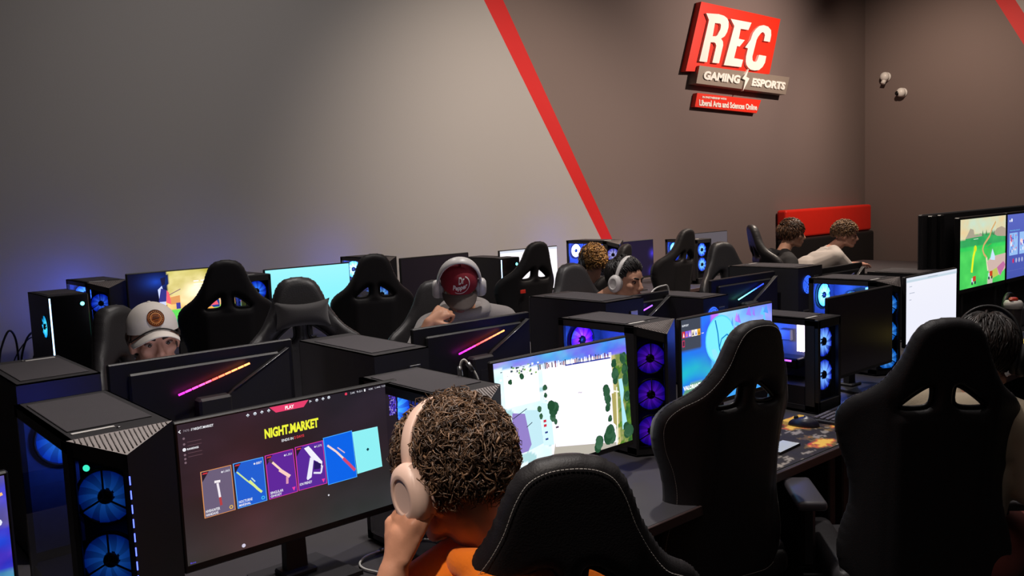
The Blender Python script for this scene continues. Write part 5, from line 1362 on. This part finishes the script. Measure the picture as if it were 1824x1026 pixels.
# player with white headphones
sk4 = SKIN('light_olive_skin', lin(200, 150, 124))
H4 = ((3.560, 3.185, 1.236), -82, 10, 0)
p4, Mi, HM, g = person('black-haired person in white headphones, face turned to the right', (3.52, 3.36), -88, {}, H4, sk4, vox=.007)
garment(p4, g, mat('black_sweat_fabric', lin(24, 22, 25), .9, bump=.3, bscale=240, var=.06), 'hoodie', collar=dict(r=(.08, .082), t=.016, fat=.8, name='hood')); trousers(p4, g, mat('dark_denim', lin(30, 32, 44)))
face_parts(p4, HM, sk4, (26, 20, 18), closed=True, lip=(150, 84, 82))
m4 = lambda d, e: d.z > -.38-e+.55*max(0, d.y) and not (d.y > .55+e and d.z < .42-.25*abs(d.x))
hair(p4, HM, 1500, m4, .060, .006, .0015, .4, .0036, lin(14, 11, 12), lin(34, 28, 28), lambda d, rg: (d.x*.5+rg.uniform(-.2, .2), (-.4 if d.y > .2 else .2), (-1 if d.z < .6 else -.2) if d.y < .35 else .35), 8, 7, thick=.010, drop=1, press=-.004)
headphones('white over-ear headphones on the black-haired person at the second row', headM(*H4) @ Matrix.Rotation(R(-4), 4, 'X'), WHP, GRP, band_w=.028, cup=.044)

# blond curly head at the back wall, from behind
H5 = ((4.80, 4.62, 1.195), 78, 10, 0)
p5, Mi, HM, g = person('person with blond curly hair and a black headset, seen from behind at the wall desk', (4.86, 4.86), 84, dict(neck=(4.82, 4.66, 1.03)), H5, sk2, vox=.009)
garment(p5, g, mat('black_sweat_fabric', lin(24, 22, 25)), 'hoodie', vox=.013); trousers(p5, g, mat('dark_denim', lin(30, 32, 44)))
hair(p5, HM, 1300, lambda d, e: d.z > -.5-e and not (d.y > .6 and d.z < .4), .055, .012, .008, 1.0, .0055, lin(92, 58, 30), lin(206, 158, 92), flow_rand, 9, 6, thick=.014, press=0)
headphones('black headset on the blond curly hair', headM(*H5) @ Matrix.Translation((0, 0, .008)), BLACK, BLACKMATTE, band_w=.034, tall=1.05)

# two players by the red bench, in profile
BRN1, BRN2 = lin(52, 34, 24), lin(116, 80, 54)
H6 = ((6.74, 4.10, 1.300), -56, 5, 0)
p6, Mi, HM, g = person('person in a black hoodie and glasses sitting beside the red bench, in profile', (6.42, 4.06), -42,
    dict(neck=(6.665, 4.14, 1.145), chest=(6.52, 4.16, .92), pelvis=(6.40, 4.14, .57), shL=(6.74, 4.24, 1.07), shR=(6.53, 3.99, 1.07)), H6, sk4, vox=.008)
garment(p6, g, mat('black_sweat_fabric', lin(24, 22, 25)), 'hoodie', collar=dict(r=(.075, .078), t=.016, fat=1.0, name='hood', hood=True)); trousers(p6, g, mat('dark_denim', lin(30, 32, 44)))
face_parts(p6, HM, sk4, (40, 28, 22), lip=(170, 96, 88))
hair(p6, HM, 1300, lambda d, e: d.z > -.38-e+.5*max(0, d.y) and not (d.y > .6+e and d.z < .36), .048, .007, .004, .6, .0045, BRN1, BRN2, lambda d, rg: (d.x*.5+rg.uniform(-.4, .4), d.y*.3+.6*(d.z > .3), -1 if d.z < .5 else -.1), 11, 6, thick=.015)
def glasses(root, M, frame):
    W = lambda c: (M @ Vector(c))[:]; b = MB()
    for s in (-1, 1):
        b.tube([W((s*.032+.021*math.cos(2*PI*k/16), .098-.004*abs(math.cos(2*PI*k/16)), .000+.015*math.sin(2*PI*k/16))) for k in range(16)], .0016, 6, closed=True)
        b.tube([W((s*.053, .096, .004)), W((s*.072, .06, .006)), W((s*.080, .0, .004))], .0016, 6)
    b.tube([W((-.011, .098, .003)), W((0, .101, .005)), W((.011, .098, .003))], .0016, 6)
    t = obj('glasses', b, frame, root); return t
FR = mat('dark_glasses_frame', lin(36, 26, 26), .3, var=.05)
glasses(p6, HM, FR)
b = MB(); q = g['chest']+Vector((.05, .16, .08)); b.box(q[:], (.028, .006, .024), bev=.002); obj('chest_print', b, mat('gold_print', lin(196, 150, 60), .5, var=.05), p6)
H7 = ((7.64, 4.09, 1.242), -60, 8, 0)
p7, Mi, HM, g = person('person in a light grey t-shirt and glasses leaning forward over a desk, in profile', (7.12, 4.42), -40,
    dict(neck=(7.545, 4.17, 1.115), chest=(7.36, 4.30, .92), pelvis=(7.12, 4.44, .57), shL=(7.61, 4.31, 1.04), shR=(7.40, 4.04, 1.05), elR=(7.62, 3.92, .80), wrR=(7.86, 3.88, .86), elL=(7.98, 4.30, .925), wrL=(8.24, 4.26, .915)), H7, sk2, vox=.006,
    hands={'L': dict(f=(1, -.08, -.10), n=(0, 0, -1), side=1, curl=(.15, .3, .25), s=1.1), 'R': dict(f=(1, .1, 0), n=(0, 0, -1))})
garment(p7, g, mat('light_grey_jersey', lin(176, 168, 162), .9, bump=.2, bscale=240, var=.06), 'tshirt', ('short', 'short'), collar=dict(r=(.068, .070), t=.010, fat=.3, name='collar')); trousers(p7, g, mat('dark_denim', lin(30, 32, 44)))
face_parts(p7, HM, sk2, (74, 50, 36), lip=(176, 100, 92))
hair(p7, HM, 1500, lambda d, e: d.z > -.30-e+.45*max(0, d.y) and not (d.y > .62+e and d.z < .40), .040, .009, .006, .9, .0045, lin(74, 50, 34), lin(158, 122, 84), flow_rand, 12, 6, thick=.016)
glasses(p7, HM, mat('reddish_glasses_frame', lin(96, 40, 36), .3, var=.05))

# dark-haired player in the large chair at the right
sk8 = SKIN('fair_skin', lin(196, 146, 126))
H8 = ((2.80, 1.045, 1.170), 20, 24, 6)
p8, Mi, HM, g = person('dark-haired person in a beige hoodie with a black and red-lit headset, leaning right', (2.74, 1.12), 14,
    dict(neck=(2.76, 1.06, 1.03), chest=(2.72, 1.08, .84), pelvis=(2.72, 1.12, .58), shL=(2.72, 1.20, 1.00), shR=(2.74, .935, .985), elR=(2.76, .90, .79), wrR=(3.08, .92, .76), elL=(2.83, 1.34, .80), wrL=(3.04, 1.42, .80), knR=(3.14, 1.00, .57)), H8, sk8, vox=.007)
BG = mat('beige_sweat_fabric', lin(176, 160, 136), .9, bump=.3, bscale=240, var=.06, sheen=.2)
garment(p8, g, BG, 'hoodie', collar=dict(r=(.08, .08), t=.018, fat=.9, name='hood', hood=True)); trousers(p8, g, mat('dusty_red_fabric', lin(128, 62, 54), .85, bump=.2, var=.08))
face_parts(p8, HM, sk8, (30, 22, 20))
hair(p8, HM, 1700, lambda d, e: d.z > -.62-e+.8*max(0, d.y) and not (d.y > .55+e and d.z < .40), .085, .010, .0025, .5, .0042, lin(20, 14, 12), lin(52, 40, 34), lambda d, rg: (d.x*.2+rg.uniform(-.3, .3), d.y*.2, -1), 14, 8, thick=.004, drop=0, press=0)
headphones('black headset with glowing red emblem on the dark-haired player at the right', headM(*H8) @ Matrix.Translation((0, 0, .010)), BLACK, BLACKMATTE, band_w=.032, tall=1.1, glow=(1.6, .05, .02))

# ------------------------------------------------------------- small things
# printed mouse mat
mm = thing('mouse_mat', 'large mouse mat printed with orange and dark artwork on the front desk', 'mouse mat', (2.86, 1.78, DA)); b = MB(); nx, ny = 90, 42; W_, D_ = .78, .34; vs = []; cs = []; fs = []
for j in range(ny+1):
    for i in range(nx+1):
        u, v = i/nx, j/ny; n1 = fb(u, v*.6, 21, 5); n2 = fb(u, v, 23, 10); c = (46+14*n2, 40+12*n2, 40)
        if n1 > .05: c = (110+60*n2, 88+50*n2, 60)
        if n1 > .20: c = (206, 96+60*n2, 62)
        if n1 > .33: c = (246, 196, 84)
        if n2 > .34 and n1 < .05: c = (150, 140, 130)
        cs.append(lin(*[max(0, min(255, q)) for q in c])); vs.append(((u-.5)*W_, (v-.5)*D_, .0032))
for j in range(ny):
    for i in range(nx): k = j*(nx+1)+i; fs.append((k, k+1, k+nx+2, k+nx+1))
b.add(vs, fs, 0, cs); obj('printed_top', b, attr_base('printed_mat_cloth', .8), mm, fix=False)
b = MB(); b.box((0, 0, .0015), (W_+.004, D_+.004, .003), bev=.001); obj('rubber_base', b, BLACKMATTE, mm)
ZM = DA+.0034
t = thing('computer_mouse', 'black computer mouse on the printed mat', 'mouse', (3.105, 1.84, ZM), R(20))
b = MB(); nn = 20; vs = []; fs = []; hh = 8
for i in range(hh+1):
    th = PI/2*i/hh
    for k in range(nn):
        a = 2*PI*k/nn; vs.append((.034*math.cos(a)*math.cos(th*.98)*(1-.10*math.sin(a)), .062*math.sin(a)*math.cos(th*.98), .038*math.sin(th)*(1-.15*math.sin(a))))
fs = [(i*nn+k, i*nn+(k+1) % nn, (i+1)*nn+(k+1) % nn, (i+1)*nn+k) for i in range(hh) for k in range(nn)]+[tuple(range(nn))[::-1]]
b.add(vs, fs, 0, None, True); obj('shell', b, mat('dark_blue_black_plastic', lin(34, 32, 48), .3, var=.05), t)
b = MB(); b.lathe([(0, -.004), (.009, -.004), (.009, .004), (0, .004)], axis='x', n=14, c=(0, .030, .031)); obj('scroll_wheel', b, BLACK, t)
t = thing('smartphone', 'smartphone with a pale screen lying on the printed mat', 'phone', (2.775, 1.735, ZM), R(4))
b = MB(); b.box((0, 0, .0042), (.152, .074, .008), bev=.003, seg=2); obj('body', b, GLOSS, t)
b = MB(); b.box((0, 0, .0084), (.144, .068, .0006), col=lin(196, 206, 204)); obj('screen', b, mat('pale_phone_back', lin(200, 208, 205), .3, var=.03), t)
def keyboard(loc, az, label, col=lin(96, 90, 98)):
    t = thing('keyboard', label, 'keyboard', loc, az); b = MB(); b.box((0, 0, .009), (.44, .14, .018), bev=.004); obj('body', b, BLACKMATTE, t)
    me = None; km = mat('dark_grey_keycap', col, .5, var=.06)
    b = MB(); b.box((0, 0, .004), (.0155, .0155, .008), bev=.002); KM = mesh_of('keycap', b, km)
    for r in range(5):
        for c in range(22 if r else 20):
            o = bpy.data.objects.new('keycap', KM); COL.objects.link(o); o.parent = t; o.location = (-.205+c*.0195, -.048+r*.024, .018)
    return t
keyboard((3.40, 1.80, DA), R(4), 'black keyboard beside the printed mouse mat, left of the large chair')
def cable(label, pts, r, m, plug=None, name='cable', plugm=None):
    t = thing(name, label, 'cable', pts[0]); b = MB(); o0 = Vector(pts[0]); P = catmull([tuple(Vector(p)-o0) for p in pts], 6); b.tube(P, r, 8); obj('cord', b, m, t)
    if plug:
        for (i, j) in plug:
            a = Vector(P[i]); c = Vector(P[j]); d = (c-a).normalized(); b = MB(); b.tube([a[:], (a+d*.026)[:]], [r*2.2, r*1.9], 8); obj('plug', b, plugm or METAL, t)
    return t
cable('white charging cable arching up from the tower behind the curly-haired player', [(1.425, 1.891, 1.219), (1.426, 1.893, 1.240), (1.431, 1.891, 1.258), (1.438, 1.885, 1.262), (1.446, 1.877, 1.247), (1.456, 1.865, 1.226), (1.462, 1.857, 1.197), (1.465, 1.849, 1.150), (1.463, 1.83, 1.08), (1.455, 1.75, .90), (1.45, 1.68, .78)], .0034, CABLEW, [(0, 2), (22, 24)])
cable('white cable with metal plug lying on the desk under the shop-page screen', [(1.233, 2.011, .748), (1.192, 2.009, .748), (1.156, 2.003, .748), (1.125, 1.978, .747), (1.116, 1.942, .747), (1.129, 1.898, .747), (1.15, 1.84, .747), (1.24, 1.78, .747)], .0030, CABLEW, [(0, 2)])
cable('black cable looping up from the left end of the wall desk', [(.98, 5.8, .80), (1.00, 5.8, .93), (1.051, 5.8, 1.042), (1.085, 5.8, .985), (1.088, 5.8, .805)], .006, CABLE)
cable('tallest black cable loop at the left end of the wall desk', [(1.09, 5.75, .805), (1.10, 5.75, .90), (1.15, 5.76, 1.01), (1.24, 5.8, 1.03), (1.30, 5.85, 1.00), (1.33, 5.9, .805)], .006, CABLE)
cable('short black cable loop left of the white light strip tower', [(1.13, 5.7, .805), (1.15, 5.7, .88), (1.18, 5.7, .94), (1.20, 5.7, .87), (1.21, 5.7, .805)], .005, CABLE)
cable('thin black cable crossing behind the tall loop on the wall desk', [(1.02, 5.72, .805), (1.08, 5.74, .92), (1.16, 5.78, .99), (1.22, 5.84, .95), (1.25, 5.9, .84), (1.27, 5.92, .805)], .004, CABLE)
cable('low black cable lying along the left end of the wall desk', [(.86, 5.62, .806), (.95, 5.60, .83), (1.03, 5.64, .86), (1.10, 5.60, .83), (1.16, 5.56, .806)], .004, CABLE)
cable('two white cable ends over the tower with a blue fan mesh', [(3.38, 2.86, 1.19), (3.42, 2.86, 1.215), (3.468, 2.85, 1.226), (3.513, 2.85, 1.214), (3.526, 2.85, 1.10)], .004, CABLEW)
# console station: soundbar, headset, shaker bottle
t = thing('soundbar', 'long dark soundbar under the television with the racing game', 'soundbar', (6.45, 2.12, DA)); b = MB(); b.box((0, 0, .06), (.95, .10, .12), bev=.012, seg=2); obj('body', b, mat('dark_grey_speaker_cloth', lin(62, 58, 62), .8, bump=.5, bscale=500, var=.08), t)
b = MB(); b.box((-.475, 0, .06), (.006, .096, .11), bev=.002); obj('end_cap', b, GLOSS, t)
t = thing('game_controller', 'small black game controller with red lights on top of the soundbar end', 'controller', (6.05, 2.12, DA+.12), R(30)); b = MB()
b.ell((0, 0, .018), (.055, .035, .016)); rc(b, (-.045, 0, .016), (-.065, -.045, .014), .016, .012); rc(b, (.045, 0, .016), (.065, -.045, .014), .016, .012); remesh(b, .004, 'body', BLACK, t, 2)
b = MB(); b.box((0, .006, .036), (.022, .010, .003), col=(1.0, .06, .05)); b.box((.03, .0, .035), (.008, .008, .004), col=(.1, .9, .6)); obj('lights', b, GLOW, t)
t = thing('shaker_bottle', 'dark shaker bottle with a white lid and orange-red cap near the right edge', 'bottle', (5.84, 2.02, DA))
b = MB(); b.lathe([(0, 0), (.040, 0), (.043, .02), (.049, .165), (.049, .172), (0, .172)], n=28); obj('cup', b, mat('smoky_plastic', lin(64, 58, 60), .3, var=.08), t)
b = MB(); b.lathe([(.053, .160), (.054, .192), (.044, .208), (0, .210)], n=28); obj('lid', b, WHITEP, t)
b = MB(); b.lathe([(.026, .208), (.026, .222), (.018, .228), (0, .228)], n=20); b.box((-.03, 0, .216), (.035, .02, .012), bev=.003); obj('spout_cap', b, mat('orange_red_plastic', lin(204, 62, 36), .4, var=.03), t)
t = thing('headset', 'black and red headset resting behind the shaker bottle', 'headset', (6.00, 2.10, DA+.0)); b = MB()
b.tube([(.09*math.cos(PI*k/16), 0, .12+.11*math.sin(PI*k/16)) for k in range(17)], .010, 8, flat=(1, 1.6)); obj('headband', b, BLACK, t)
for s in (-1, 1):
    b = MB(); b.lathe([(0, -.02), (.04, -.02), (.045, 0), (.04, .02), (0, .02)], axis='x', n=20, c=(s*.085, 0, .08)); c = obj('ear_cup', b, GLOSS, t)
    b = MB(); b.tube([(s*.107, .028*math.cos(2*PI*k/12), .08+.028*math.sin(2*PI*k/12)) for k in range(12)], .004, 5, closed=True, col=(1.2, .1, .08)); obj('cup_light', b, GLOW, c)
b = MB(); b.box((0, 0, .018), (.24, .08, .036), bev=.006); obj('rest', b, BLACK, t)
# yellow garment over the desk edge and the orange bag on the floor
t = thing('yellow_jacket', 'pale yellow jacket heaped at the desk edge by the right border', 'jacket', (4.99, 1.67, DA)); b = MB(); rg = random.Random(4)
for k in range(9): b.ell((rg.uniform(-.12, .14), rg.uniform(-.10, .10), .035+rg.uniform(0, .045)), (rg.uniform(.07, .12), rg.uniform(.06, .10), .035), M=Matrix.Rotation(rg.uniform(-.4, .4), 3, 'X') @ Matrix.Rotation(rg.uniform(0, 3), 3, 'Z'))
o = remesh(b, .008, 'cloth', mat('pale_yellow_cloth', lin(226, 208, 96), .85, bump=.4, bscale=90, var=.08), t, 2)
t = thing('orange_bag', 'orange rounded bag on the floor at the bottom right corner', 'bag', (3.55, 1.20, 0)); b = MB(); b.ell((0, 0, .17), (.20, .16, .16)); b.ell((.04, 0, .27), (.14, .13, .10)); b.box((0, 0, .03), (.30, .22, .05), bev=.01); remesh(b, .010, 'body', mat('orange_nylon', lin(214, 104, 60), .6, bump=.3, bscale=120, var=.08), t, 3)
b = MB(); b.tube([(-.06, 0, .34), (-.04, 0, .41), (.04, 0, .42), (.08, 0, .35)], .012, 8); obj('handle', b, mat('orange_webbing', lin(190, 84, 44), .7, var=.05), t)
